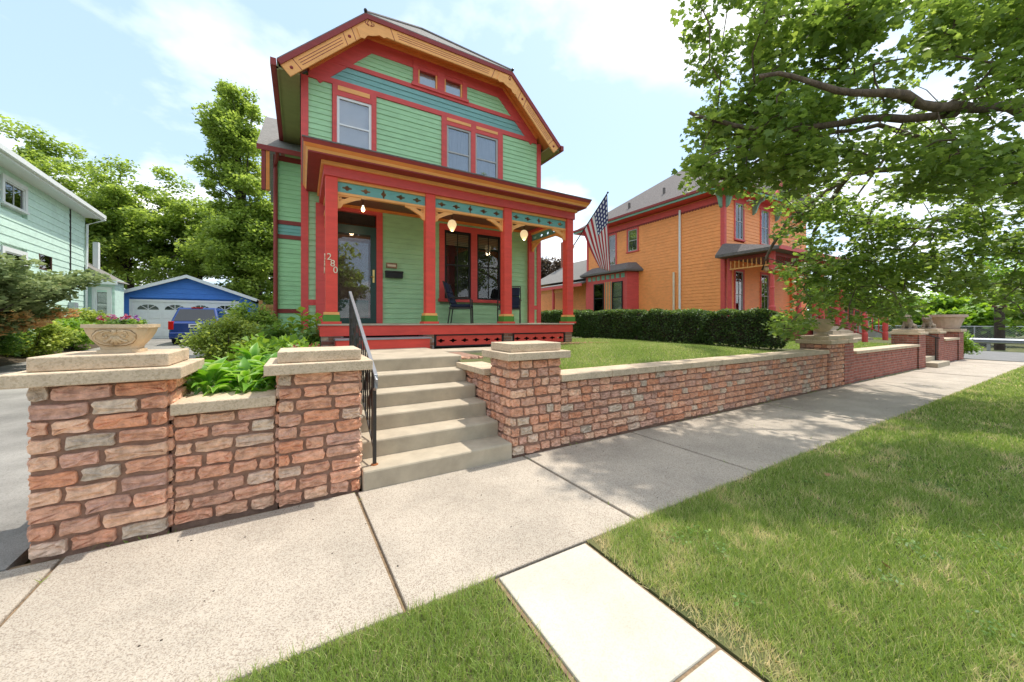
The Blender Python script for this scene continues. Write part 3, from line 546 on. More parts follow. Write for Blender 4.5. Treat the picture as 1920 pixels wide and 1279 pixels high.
# eaves along the sides: olive soffit, gutter
for sx, x0 in ((-1, e0[0]), (1, e3[0])):
    xa, xb = sorted((x0-sx*.0, x0-sx*.40)); bx('eave_soffit', OLIVE, GH, xa, xb, RY+.04, 17.5, 6.60, 6.64)
    xa, xb = sorted((x0+sx*.01, x0+sx*.11)); bx('gutter', DRED, GH, xa, xb, RY-.02, 17.5, 6.62, 6.76)
    xa, xb = sorted((x0, x0-sx*.03)); bx('eave_fascia', OLIVE, GH, xa, xb, RY+.04, 17.5, 6.58, 6.74)
bx('side_wall', GREEN, GH, .02, .12, HY+.26, 17.4, .9, 6.7); bx('side_wall', GREEN, GH, HW-.12, HW-.02, HY+.26, 17.4, .9, 6.7)
bx('foundation', TANB, GH, .0, HW, HY+.13, 17.4, .5, .95)
# left wing set back behind
WY = 12.0; WM = lambda x, o, z: (x, WY-o, z)
ww = bx('wing_wall', GREEN, GH, -.56, .0, WY+.1, 16.5, .8, 6.05)
siding(ww, GREEN, -.56, .0, 4.33, 6.0, .13, (), WM); siding(ww, BLUEG, -.56, 0, 3.92, 4.22, .10, (), WM); siding(ww, GREEN, -.56, 0, 1.86, 3.82, .13, (), WM); siding(ww, GREEN, -.56, 0, .85, 1.74, .13, (), WM)
for z in (4.22, 3.82, 1.74): bx('belt_course', DRED, GH, -.56, .0, WY-.03, WY+.1, z, z+.11)
bx('corner_board', DRED, GH, -.66, -.56, WY-.04, WY+.15, .8, 6.0); bx('frieze_board', DRED, GH, -.66, 0, WY-.035, WY+.1, 5.98, 6.12)
b = MB(); b.tube([(-.60, WY-.10, .8), (-.60, WY-.10, 5.7), (-.58, WY-.16, 5.9), (-.55, WY-.38, 6.08)], .05, 8); b.build('downspout', DRED, GH)
b = MB(); b.add([(-1.0, WY-.45, 6.12), (0.2, WY-.45, 6.12), (.2, WY+2.4, 8.2), (-1.0, WY+2.4, 8.2), (-1.0, WY-.45, 6.17), (.2, WY-.45, 6.17), (.2, WY+2.4, 8.25), (-1.0, WY+2.4, 8.25), (.2, WY+4.8, 6.1), (-1.0, WY+4.8, 6.1)], [(0, 1, 2, 3), (4, 7, 6, 5), (0, 4, 5, 1), (0, 3, 7, 4), (7, 9, 8, 6), (3, 2, 8, 9), (3, 9, 7), (2, 6, 8), (1, 5, 6, 2)]); b.build('wing_roof', SHING, GH)
bx('wing_fascia', DRED, GH, -1.0, .0, WY-.49, WY-.455, 6.02, 6.15); b = MB(); b.prism([(WY-.45, 5.0), (WY-.30, 5.0), (WY-.30, 6.1), (WY-.45, 6.1)], -.80, -.72, 'x'); b.build('wing_bracket', ORGD, GH); b = MB(); b.prism([(WY-.46, 5.0), (WY-.31, 5.0), (WY-.31, 6.1), (WY-.46, 6.1)], -.90, -.81, 'x'); b.build('wing_bracket', DRED, GH)
# ---------------------------------------------------------------- porch
PX0, PX1, PY, DZ = .29, 5.98, 7.2, 1.455
bx('porch_deck', CONC, GH, PX0-.02, PX1+.03, PY-.03, HY+.05, DZ-.03, DZ, bevel=.006)
bx('deck_skirt', REDL, GH, PX0, PX1, PY, PY+.06, 1.235, DZ-.031); bx('deck_skirt', REDL, GH, PX0, PX0+.06, PY+.061, HY, 1.235, DZ-.031); bx('deck_skirt', REDL, GH, PX1-.06, PX1, PY+.061, HY, 1.235, DZ-.031)
for x0, x1 in ((.31, .66), (2.12, 2.36), (3.99, 4.22), (5.76, 5.97)):
    pi = bx('brick_pier', BRICKM, GH, x0, x1, PY+.03, PY+.3, .75, 1.234)
    for r_ in range(6):
        s = x0-(.1 if r_ % 2 else 0); z = .80+.072*r_
        while s < x1-.02:
            a, e = max(s, x0), min(s+.2, x1)
            if e-a > .03: o = bx('brick', BRICK, pi, a, e, PY+.022, PY+.08, z, z+.06); o.color = (*(Vector(random.choice([(.26, .13, .08), (.34, .20, .12), (.20, .08, .05), (.40, .30, .20)]))), 1)
            s += .212
def curve_panel(name, m, parent, outer, holes, th, M, bev=0):
    cu = bpy.data.curves.new(name, 'CURVE'); cu.dimensions = '2D'; cu.fill_mode = 'BOTH'; cu.extrude = th/2
    for pl in [outer]+holes:
        sp = cu.splines.new('POLY'); sp.points.add(len(pl)-1); sp.use_cyclic_u = True
        for p, q in zip(sp.points, pl): p.co = (q[0], q[1], 0, 1)
    o = bpy.data.objects.new(name, cu); COL.objects.link(o); bpy.context.view_layer.update()
    me = bpy.data.meshes.new_from_object(o); bpy.data.objects.remove(o); bpy.data.curves.remove(cu)
    for v in me.vertices: v.co = M(v.co.x, v.co.z, v.co.y)
    me.name = name; return link(name, me, m, parent)
def foil(cx, cz, a, h, vert=False):
    q = [(1, 0), (.86, .38), (.55, .42), (.36, .55), (.26, 1), (0, 1.18)]
    q = q+[(-x, z) for x, z in q[-2::-1]]; q = q+[(x, -z) for x, z in q[-2:0:-1]]
    return [(cx+(z*h if vert else x*a), cz+(x*a if vert else z*h)) for x, z in q]
CXS = [.475, 2.29, 4.105, 5.92]; CW = .098
for i, cx in enumerate(CXS):
    c = bx('porch_column', REDL, GH, cx-CW, cx+CW, PY+.02, PY+.02+2*CW, 1.67, 4.10, bevel=.008)
    bx('base_block', LGRN, c, cx-CW-.035, cx+CW+.035, PY-.015, PY+.055+2*CW, 1.50, 1.62); bx('base_band', ORG, c, cx-CW-.025, cx+CW+.025, PY-.005, PY+.045+2*CW, 1.621, 1.67); bx('base_plinth', REDL, c, cx-CW-.06, cx+CW+.06, PY-.02, PY+.08+2*CW, 1.456, 1.50)
for x0, x1 in ((.28, .47), (5.81, 6.0)): bx('pilaster', RED, GH, x0, x1, HY-.12, HY-.03, 1.46, 4.10)
CYM = PY+.02+CW
PM = lambda x, o, z: (x, CYM-o, z)
def frieze(xa, xb, M):
    n = 5; hs = [foil(xa+(xb-xa)*(k+.5+(.12 if k < 2 else -.12 if k > 2 else 0)*0)/n, 3.955, .085, .042, k == 2) for k in range(n)]
    curve_panel('frieze_panel', TEAL, GH, [(xa, 3.86), (xb, 3.86), (xb, 4.05), (xa, 4.05)], hs, .03, M)
    bx('frieze_rail', ORG, GH, (xa, xb, -.04, .04, 3.815, 3.859), M=M); bx('frieze_rail', ORG, GH, (xa, xb, -.05, .05, 4.051, 4.10), M=M)
    for x, s in ((xa, 1), (xb, -1)):
        out = [(x, 3.814), (x+s*.40, 3.814), (x+s*.40, 3.785), (x+s*.34, 3.77), (x+s*.30, 3.755), (x+s*.10, 3.655), (x+s*.06, 3.58), (x, 3.56)]
        hl = [[(x+s*.035, 3.79), (x+s*.20, 3.79), (x+s*.035, 3.70)]]
        bk = curve_panel('bracket', ORG, GH, out, hl, .05, M)
        bx('bracket_spindle', ORG, bk, (min(x+s*.05, x+s*.07), max(x+s*.05, x+s*.07), -.012, .012, 3.70, 3.80), M=M); bx('bracket_spindle', ORG, bk, (min(x+s*.035, x+s*.17), max(x+s*.035, x+s*.17), -.011, .011, 3.735, 3.75), M=M)
for i in range(3): frieze(CXS[i]+CW, CXS[i+1]-CW, PM)
for xs in (CXS[0], CXS[3]): frieze(PY+.02+2*CW, HY-.13, (lambda X: lambda y, o, z: (X-o, y, z))(xs))
# entablature, cornice and roof of the porch
EX0, EX1 = CXS[0]-CW-.03, CXS[3]+CW+.03
bx('entablature', RED, GH, EX0, EX1, PY-.01, PY+.25, 4.101, 4.31); bx('entablature', RED, GH, EX0, EX0+.25, PY+.251, HY-.03, 4.101, 4.31); bx('entablature', RED, GH, EX1-.25, EX1, PY+.251, HY-.03, 4.101, 4.31)
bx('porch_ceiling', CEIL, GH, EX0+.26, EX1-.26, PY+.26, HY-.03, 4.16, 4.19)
for x in (1.2, 2.1, 3.0, 3.9, 4.8): pass
bx('ceiling_mould', ORGD, GH, EX0+.26, EX1-.26, HY-.10, HY-.04, 4.10, 4.158); bx('ceiling_mould', ORGD, GH, EX0+.26, EX1-.26, PY+.26, PY+.32, 4.10, 4.158)
bx('bed_mould', ORG, GH, EX0-.04, EX1+.04, PY-.06, PY-.012, 4.27, 4.335); bx('bed_mould', ORG, GH, EX0-.04, EX0-.002, PY-.011, HY-.03, 4.27, 4.335); bx('bed_mould', ORG, GH, EX1+.002, EX1+.04, PY-.011, HY-.03, 4.27, 4.335)
OX0, OX1, OY = .07, 6.22, 6.88
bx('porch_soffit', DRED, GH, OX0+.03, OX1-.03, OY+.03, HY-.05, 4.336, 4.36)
def cyma(z0, z1, p0, p1, m, nm):       # cornice course running round three sides, leaning outwards
    b = MB(); q = [(OX0, OX1, OY)]; a = p0; c = p1
    lo = [(OX0-a, HY-.06), (OX0-a, OY-a), (OX1+a, OY-a), (OX1+a, HY-.06)]; hi = [(OX0-c, HY-.06), (OX0-c, OY-c), (OX1+c, OY-c), (OX1+c, HY-.06)]
    li = [(OX0+.05, HY-.06), (OX0+.05, OY+.05), (OX1-.05, OY+.05), (OX1-.05, HY-.06)]
    vs = [(x, y, z0) for x, y in lo]+[(x, y, z1) for x, y in hi]+[(x, y, z0) for x, y in li]+[(x, y, z1) for x, y in li]
    fs = []
    for i in range(3): fs += [(i, i+1, i+5, i+4), (i+8, i+12, i+13, i+9), (i, i+8, i+9, i+1), (i+4, i+5, i+13, i+12)]
    fs += [(0, 4, 12, 8), (3, 11, 15, 7)]; b.add(vs, fs); b.build(nm, m, GH)
cyma(4.362, 4.40, -.03, .0, ORG, 'cornice_fillet'); cyma(4.402, 4.455, .0, .035, ORGD, 'cornice_mould'); cyma(4.457, 4.52, .03, .055, DRED, 'cornice_crown')
b = MB(); x0, x1, y0 = OX0-.06, OX1+.06, OY-.06
b.add([(x0, y0, 4.522), (x1, y0, 4.522), (x1, HY-.02, 4.522), (x0, HY-.02, 4.522), (x0, y0, 4.545), (x1, y0, 4.545), (x1-.9, HY-.03, 5.06), (x0+.9, HY-.03, 5.06), (x1, HY-.02, 4.545), (x0, HY-.02, 4.545)], [(0, 3, 2, 1), (0, 1, 5, 4), (4, 5, 6, 7), (1, 2, 8, 5), (5, 8, 6), (3, 0, 4, 9), (4, 7, 9), (2, 3, 9, 7, 6, 8)]); b.build('porch_roof', SHINGD, GH)
# lattice panels under the deck, wooden step
for x0, x1 in ((2.38, 3.97), (4.24, 5.74)):
    n = 6; hs = [foil(x0+(x1-x0)*(k+.5)/n, 1.10, .085, .035) for k in range(n)]; LM = lambda x, o, z: (x, PY+.05-o, z)
    p = curve_panel('skirt_panel', REDL, GH, [(x0+.03, 1.0), (x1-.03, 1.0), (x1-.03, 1.205), (x0+.03, 1.205)], hs, .025, LM)
    for q in ((x0, x1, 1.206, 1.232), (x0, x1, .97, .999), (x0, x0+.029, 1.0, 1.205), (x1-.029, x1, 1.0, 1.205)): bx('panel_frame', BLACK, p, (q[0], q[1], -.02, .025, q[2], q[3]), M=LM)
bx('under_porch_shade', ROOM, GH, .7, 5.7, PY+.35, PY+.37, .8, 1.23)  # near-black sheet stands for the shade behind the skirt cutouts
bx('porch_step', REDL, GH, .52, 2.15, 6.84, PY-.01, .96, 1.17); bx('step_tread', STEEL, GH, .50, 2.18, 6.81, PY-.005, 1.171, 1.205, bevel=.006)
# front door with storm door
for x0, x1 in ((.46, .60), (1.55, 1.69)): bx('casing', RED, GH, x0, x1, HY-.05, HY+.09, 1.456, 4.10)
bx('casing', RED, GH, .60, 1.55, HY-.048, HY+.09, 4.02, 4.10); bx('transom', GLASSD, GH, .62, 1.53, HY+.0, HY+.01, 3.72, 4.02); bx('transom_bar', DGRN, GH, .60, 1.55, HY-.03, HY+.09, 3.62, 3.72); bx('transom_backing', ROOM, GH, .60, 1.55, HY+.06, HY+.09, 3.72, 4.02)
d = MB()
for q in ((.60, .73, 1.46, 3.62), (1.42, 1.55, 1.46, 3.62), (.73, 1.42, 3.53, 3.62), (.73, 1.42, 1.46, 1.58)): d.box(q[0], q[1], HY-.035, HY, q[2], q[3])
d = d.build('storm_door', DGRN, GH); bx('pane', GLASSD, d, .73, 1.42, HY-.02, HY-.016, 1.58, 3.53)
bx('handle_plate', BRASS, d, 1.465, 1.505, HY-.045, HY-.036, 2.42, 2.72); b = MB(); b.tube([(1.485, HY-.045, 2.55), (1.485, HY-.08, 2.55), (1.41, HY-.085, 2.55)], .011, 6); b.build('handle', BRASS, d)
d = bx('front_door', DWOOD, GH, .68, 1.47, HY+.05, HY+.09, 1.46, 3.6)
for z0, z1 in ((1.6, 2.0), (2.08, 2.2)):
    for x0, x1 in ((.76, 1.04), (1.1, 1.38)): bx('panel', DGRN if z0 < 2 else DWOOD, d, x0, x1, HY+.035, HY+.05, z0, z1)
bx('pane', GLASSD, d, .76, 1.38, HY+.04, HY+.049, 2.3, 3.35)
# porch windows
for x0, x1 in ((3.10, 3.24), (3.99, 4.17), (4.90, 5.04)): bx('casing', RED, GH, x0, x1, HY-.045, HY+.09, 2.10, 3.90)
bx('casing', RED, GH, 3.10, 5.04, HY-.044, HY+.09, 3.90, 4.05); bx('sill', RED, GH, 3.07, 5.07, HY-.08, HY+.09, 2.02, 2.10)
BLND = mat('woven_blind', (.30, .24, .16), rough=.9, var=.3, scale=30, stretch=(1, 1, 8))
for W_ in (PW1, PW2): window(GH, FM, *W_, BLACK, glass=GLASSD, fw=.05, vert=1, horiz=1, mw=.02, muntin=BLACK, blind=(7, BLND))
# house number on the corner column
def text(s, size, M, m, parent, name='number', ext=.008):
    cu = bpy.data.curves.new(name, 'FONT'); cu.body = s; cu.size = size; cu.extrude = ext; cu.align_x = 'CENTER'; o = bpy.data.objects.new(name, cu); COL.objects.link(o); bpy.context.view_layer.update()
    me = bpy.data.meshes.new_from_object(o); bpy.data.objects.remove(o); bpy.data.curves.remove(cu)
    for v in me.vertices: v.co = M(v.co.x, v.co.z+ext, v.co.y)
    return link(name, me, m, parent)
for ch, x, z in (('2', .435, 2.60), ('8', .49, 2.485), ('0', .535, 2.37)): text(ch, .165, lambda a, o, c, x=x, z=z: (x+a, PY+.018-o, z+c), CREAM, GH)
for ch, y, z in (('2', 7.26, 2.60), ('8', 7.31, 2.485), ('0', 7.36, 2.37)): text(ch, .165, lambda a, o, c, y=y, z=z: (CXS[0]-CW-.002-o, y-a, z+c), CREAM, GH)
# ---- things on the porch
t = root('mailbox', (1.95, HY-.09, 2.55), 'black letterbox on the green wall right of the door', 'mailbox'); bx('body', BLACK, t, 1.75, 2.15, HY-.13, HY-.022, 2.55, 2.68, bevel=.006); bx('lid', IRON, t, 1.74, 2.16, HY-.14, HY-.02, 2.682, 2.72, bevel=.006)
t = root('wall_plaque', (1.9, HY-.03, 2.8), 'small tan wall plaque above the letterbox', 'plaque'); bx('plate', TANB, t, 1.77, 2.03, HY-.045, HY-.022, 2.79, 2.92, bevel=.01); bx('inset', CREAM, t, 1.80, 2.00, HY-.049, HY-.046, 2.83, 2.88)
BULB = emis('lamp_glow', (1, .80, .5), 1.5); GLOBE = emis('globe_glow', (1, .76, .42), .30)
def lamp(x, y, kind, label):
    t = root('porch_lamp', (x, y, 4.16), label, 'lamp', 'lamps hanging from the porch ceiling'); b = MB(); b.lathe([(.05, 0), (.05, .02)], (x, y, 4.135), 10); b.build('ceiling_rose', IRON, t); b = MB(); b.tube([(x, y, 4.14), (x, y, 3.9)], .008, 6); b.build('rod', IRON, t)
    b = MB()
    if kind == 0: b.lathe([(.018, .06), (.02, .03), (.035, 0), (.04, -.03), (.025, -.06), (.006, -.07)], (x, y, 3.86), 12); b.build('bulb', BULB, t, smooth=True)
    else: b.lathe([(.045, .09), (.075, .07), (.10, .02), (.105, -.03), (.085, -.08), (.048, -.14), (.026, -.165), (.005, -.175)], (x, y, 3.80), 16); b.build('globe', GLOBE, t, smooth=True)
    pl = bpy.data.lights.new('lamp_light', 'POINT'); pl.energy = 2.0; pl.color = (1, .75, .45); pl.shadow_soft_size = .06; lo = bpy.data.objects.new('lamp_light', pl); COL.objects.link(lo); lo.location = (x, y, 3.62 if kind else 3.76)
lamp(1.12, 8.1, 0, 'bare lit bulb hanging before the front door'); lamp(3.08, 8.1, 1, 'lit acorn globe lamp near the middle porch columns'); lamp(5.05, 8.05, 1, 'lit acorn globe lamp at the right end of the porch')
def chair(x, y, rz, label):
    t = root('patio_chair', (x, y, DZ), label, 'chair', 'patio chairs on the porch', rz, True); I = IRON
    for sx in (-1, 1):
        b = MB(); b.tube([(sx*.29, -.30, 0), (sx*.29, -.28, .60), (sx*.29, -.22, .63), (sx*.29, .22, .62)], .018, 6); b.build('arm', I, t); b = MB(); b.tube([(sx*.27, .26, 0), (sx*.27, .20, .42)], .014, 6); b.build('leg', I, t)
        b = MB(); b.tube([(sx*.27, .18, .36), (sx*.27, .30, .70), (sx*.26, .38, 1.02)], .014, 6); b.build('back_post', I, t)
    bx('seat_frame', I, t, -.28, .28, -.28, .24, .36, .39); b = MB(); b.tube([(-.26, .38, 1.02), (.26, .38, 1.02)], .014, 6); b.build('top_bar', I, t)
    bx('seat_cushion', NAVY, t, -.26, .26, -.30, .20, .392, .47, bevel=.03)
    for z0, z1 in ((.47, .73), (.735, .99)):
        b = MB(); y0 = .16+(z0-.47)*.36; y1 = .16+(z1-.47)*.36; b.hexa([(-.25, y0-.07, z0), (.25, y0-.07, z0), (.25, y0+.05, z0), (-.25, y0+.05, z0), (-.25, y1-.07, z1), (.25, y1-.07, z1), (.25, y1+.05, z1), (-.25, y1+.05, z1)]); b.build('back_cushion', NAVY, t, .03)
chair(3.42, 8.45, R(62), 'navy cushioned patio chair below the left porch window'); chair(4.85, 8.45, R(-35), 'navy cushioned patio chair half hidden behind third porch column')
# ---- flag
t = root('flag', (6.02, 7.3, 3.42), 'american flag hanging from an angled black pole on the corner column', 'flag')
TIP = Vector((6.62, 6.62, 4.72)); BASE = Vector((6.03, 7.28, 3.40))
b = MB(); b.tube([BASE, TIP], .013, 6); b.ball(TIP, .025); b.build('pole', BLACK, t); b = MB(); b.tube([BASE+Vector((-.01, .02, -.06)), BASE+Vector((.03, -.03, .05))], .03, 8); b.box(5.99, 6.03, 7.26, 7.34, 3.30, 3.46); b.build('bracket', WHITE, t)
FM_ = bpy.data.materials.new('flag_cloth'); FM_.use_nodes = True; ft = FM_.node_tree; fb = ft.nodes['Principled BSDF']; fb.inputs['Roughness'].default_value = .8
uv = N('ShaderNodeUVMap', ft); fs_ = N('ShaderNodeSeparateXYZ', ft); ft.links.new(uv.outputs[0], fs_.inputs[0])
def fm(op, a, bq, tree=ft):
    n = N('ShaderNodeMath', tree, operation=op)
    for i, q in enumerate((a, bq)):
        if q is None: continue
        if isinstance(q, (int, float)): n.inputs[i].default_value = q
        else: tree.links.new(q, n.inputs[i])
    return n.outputs[0]
U, V_ = fs_.outputs[0], fs_.outputs[1]
stripe = fm('LESS_THAN', fm('FRACT', fm('MULTIPLY', V_, 6.5), None), .5); cant = fm('MULTIPLY', fm('LESS_THAN', U, .35), fm('LESS_THAN', V_, 7/13))
su = fm('SUBTRACT', fm('FRACT', fm('MULTIPLY', U, 6/.35), None), .5); sv = fm('SUBTRACT', fm('FRACT', fm('MULTIPLY', V_, 5/(7/13)), None), .5)
star = fm('LESS_THAN', fm('ADD', fm('MULTIPLY', su, su), fm('MULTIPLY', sv, sv)), .075)
m1 = N('ShaderNodeMix', ft, data_type='RGBA'); ft.links.new(stripe, m1.inputs[0]); m1.inputs[6].default_value = (.75, .73, .70, 1); m1.inputs[7].default_value = (.50, .035, .045, 1)
m2 = N('ShaderNodeMix', ft, data_type='RGBA'); ft.links.new(star, m2.inputs[0]); m2.inputs[6].default_value = (.05, .055, .16, 1); m2.inputs[7].default_value = (.8, .8, .8, 1)
m3 = N('ShaderNodeMix', ft, data_type='RGBA'); ft.links.new(cant, m3.inputs[0]); ft.links.new(m1.outputs[2], m3.inputs[6]); ft.links.new(m2.outputs[2], m3.inputs[7]); ft.links.new(m3.outputs[2], fb.inputs['Base Color'])
ftr = N('ShaderNodeBsdfTranslucent', ft); ft.links.new(m3.outputs[2], ftr.inputs[0]); fmx = N('ShaderNodeMixShader', ft); fmx.inputs[0].default_value = .3; ft.links.new(fb.outputs[0], fmx.inputs[1]); ft.links.new(ftr.outputs[0], fmx.inputs[2]); ft.links.new(fmx.outputs[0], ft.nodes['Material Output'].inputs[0])
def bez(p0, p1, t_): return p0.lerp(p1, t_)
NS, NW = 26, 40; vs = []; uvs = []
H0, H1 = BASE.lerp(TIP, .985), BASE.lerp(TIP, .30)
dn = Vector((0, 0, -1.62))
for i in range(NS+1):
    s = i/NS; h = H0.lerp(H1, s)
    end = H0+Vector((.06, -.03, -1.95))+Vector((-.20, .16, .10))*s
    for k in range(NW+1):
        q = k/NW; p = h.lerp(end, q**.92); amp = .045*q; p = p+Vector((.75, .66, 0))*amp*math.sin(s*15+q*2.0)+Vector((0, 0, -.05*math.sin(q*math.pi)*s))
        vs.append(p); uvs.append((q, s))
b = MB(); b.add([tuple(p) for p in vs], [(i*(NW+1)+k, i*(NW+1)+k+1, (i+1)*(NW+1)+k+1, (i+1)*(NW+1)+k) for i in range(NS) for k in range(NW)]); fo = b.build('cloth', FM_, t, smooth=True, fix=False)
ul = fo.data.uv_layers.new(name='UVMap'); ul.data.foreach_set('uv', [c for l in fo.data.loops for c in uvs[l.vertex_index]])
fo.modifiers.new('Solidify', 'SOLIDIFY').thickness = .003
# ================================================================== ORANGE HOUSE
OX, OYF, OYB = 16.1, 9.1, 17.9
OH = root('orange_house', (20.2, 13.5, .7), 'orange two-storey house with red trim beyond the hedge', 'house')
SM = lambda y, o, z: (OX-o, y, z); OFM = lambda x, o, z: (x, OYF-o, z)
sw_ = bx('side_wall', OHOUSE, OH, OX+.1, OX+.25, OYF+.1, OYB, .7, 7.3); fw2 = bx('front_wall', OHOUSEF, OH, OX+.26, 24.0, OYF+.1, OYF+.25, .7, 7.3); bx('core_wall', ROOM, OH, OX+.27, 24.0, OYF+.26, OYB, .7, 7.2)
sh = [(13.75, 14.6, 5.35, 6.9), (15.35, 16.1, 4.75, 6.7), (14.0, 17.7, 1.0, 4.6)]
siding(sw_, OHOUSE, OYF+.12, OYB-.12, 1.3, 6.80, .152, sh, SM)
fh2 = [(16.85, 17.7, 5.15, 6.98), (19.1, 20.0, 5.15, 6.98), (16.9, 17.65, 1.6, 3.88), (19.2, 20.0, 1.6, 3.88), (21.4, 22.4, 1.5, 4)]
siding(fw2, OHOUSEF, OX+.12, 24.0, 1.3, 6.95, .152, fh2, OFM)
bx('corner_board', RED, OH, OX-.04, OX+.12, OYF-.04, OYF+.14, .8, 7.1); bx('corner_board', RED, OH, OX-.04, OX+.12, OYB-.12, OYB+.04, .8, 7.1)
bx('frieze_band', RED, OH, OX-.03, OX+.1, OYF+.15, OYB-.13, 6.80, 7.12); bx('frieze_band', RED, OH, OX+.13, 24.0, OYF-.03, OYF+.1, 6.95, 7.2)
for i in range(58):
    y = OYF+.22+i*.148; b = MB(); b.prism([(y, 6.83), (y+.12, 6.83), (y+.12, 6.76), (y+.06, 6.72), (y, 6.76)], OX-.05, OX-.031, 'x'); b.build('scallop', DRED, OH)
bx('soffit', RED, OH, OX-.62, 24.5, OYF-.62, OYB+.6, 7.20, 7.24); bx('cornice', mat('sage_paint', (.22, .40, .30), **P), OH, OX-.66, OX-.60, OYF-.66, OYB+.6, 7.20, 7.30); bx('cornice', MATS['sage_paint'], OH, OX-.599, 24.5, OYF-.66, OYF-.60, 7.20, 7.30)
bx('gutter', DRED, OH, OX-.72, OX-.62, OYF-.72, OYB+.62, 7.301, 7.42); bx('gutter', DRED, OH, OX-.619, 24.5, OYF-.72, OYF-.62, 7.301, 7.42)
b = MB(); x0, x1, y0, y1 = OX-.68, 24.6, OYF-.68, OYB+.65; rz = 10.75
b.add([(x0, y0, 7.36), (x1, y0, 7.36), (x1, y1, 7.36), (x0, y1, 7.36), (20.0, 12.3, rz), (20.0, 13.6, rz)], [(0, 1, 4), (1, 2, 5, 4), (2, 3, 5), (3, 0, 4, 5), (0, 3, 2, 1)]); rf = b.build('roof', SHINGD, OH)
for y, z in ((12.6, 8.3), (14.6, 8.0)): b = MB(); b.tube([(x0+(z-7.36)/(rz-7.36)*(20-x0), y, z-.1), (x0+(z-7.36)/(rz-7.36)*(20-x0), y, z+.3)], .07, 8); b.build('roof_vent', SHINGD, rf)
b = MB(); b.add([(19.3, OYF-.5, 7.4), (23.6, OYF-.5, 7.4), (21.45, OYF-.5, 10.0), (19.3, 12.5, 7.4), (23.6, 12.5, 7.4), (21.45, 12.5, 10.0)], [(0, 2, 5, 3), (1, 4, 5, 2), (0, 1, 2), (3, 5, 4)]); b.build('gable_roof', SHINGD, OH); b = MB(); b.prism([(19.2, 7.3), (21.45, 10.02), (23.7, 7.3), (23.5, 7.25), (21.45, 9.7), (19.4, 7.25)], OYF-.58, OYF-.5); b.build('bargeboard', RED, OH)
# eave brackets
for p, M in (((OYF+.10), SM), ((OX+.10), OFM), ((18.45), OFM), ((20.6), OFM)):
    bk = [(-.02, 7.19), (.48, 7.19), (.46, 7.08), (.30, 7.02), (.22, 6.9), (.16, 6.72), (.10, 6.6), (-.02, 6.52)]
    b = MB(); vs = [M(p-.05, o+.04, z) for o, z in bk]+[M(p+.05, o+.04, z) for o, z in bk]; n = len(bk)
    b.add(vs, [tuple(range(n)), tuple(range(2*n-1, n-1, -1))]+[(i, i+n, (i+1) % n+n, (i+1) % n) for i in range(n)]); b.build('eave_bracket', MATS['sage_paint'], OH)
def owin(M, x0, x1, z0, z1, **k):
    casing(OH, M, x0+.1, x1-.1, z0+.1, z1-.1, .1, RED, .04); return window(OH, M, x0+.1, x1-.1, z0+.1, z1-.1, ALU, **k)
owin(SM, 13.75, 14.6, 5.35, 6.75, back=CURT2); owin(SM, 15.35, 16.1, 4.75, 6.75, back=CURT)
for x0, x1 in ((16.85, 17.7), (19.1, 20.0)): owin(OFM, x0, x1, 5.15, 6.98, vert=1, back=CURT); owin(OFM, x0, x1, 1.6, 3.88, vert=1, glass=GLASS)
for y, zt in ((11.22, 6.95), (11.55, 3.95)): b = MB(); b.tube([(OX-.06, y, .9), (OX-.06, y, zt)], .055, 8); b.build('conduit', WHITE if zt > 5 else CREAM, OH)
# bay window on the side
BYP = [(16.1, 17.9), (15.42, 17.3), (15.42, 14.0), (16.1, 13.75)]
b = MB(); b.prism(BYP, .8, 4.25, 'z'); bay = b.build('bay', RED, OH)
b = MB(); q = [(16.2, 18.1), (15.1, 17.5), (15.1, 13.8), (16.2, 13.4)]; q2 = [(16.2, 17.6), (15.75, 17.1), (15.75, 14.2), (16.2, 13.9)]
b.add([(x, y, 4.26) for x, y in q]+[(x, y, 4.36) for x, y in q]+[(x, y, 4.80) for x, y in q2], [(0, 1, 2, 3), (0, 4, 5, 1), (1, 5, 6, 2), (2, 6, 7, 3), (4, 8, 9, 5), (5, 9, 10, 6), (6, 10, 11, 7), (8, 11, 10, 9), (0, 3, 7, 11, 8, 4)]); b.build('bay_roof', SHINGD, OH)
BM = lambda y, o, z: (15.38-o, y, z)
for y0, y1 in ((15.72, 16.55), (14.28, 15.05)): window(OH, BM, y0, y1, 2.0, 3.75, BLACK, back=CURT, fw=.05, depth=.022)
for i in range(9): bx('bay_stripe', (ORG, MATS['sage_paint'], OHOUSE)[i % 3], bay, (15.12+i*.065, 15.155+i*.065, -.04, -.02, 1.4, 3.8), M=BM)
for i in range(8): bx('bay_panel', MATS['sage_paint'], bay, (14.15+i*.38, 14.40+i*.38, -.04, -.02, 3.95, 4.2), M=BM)
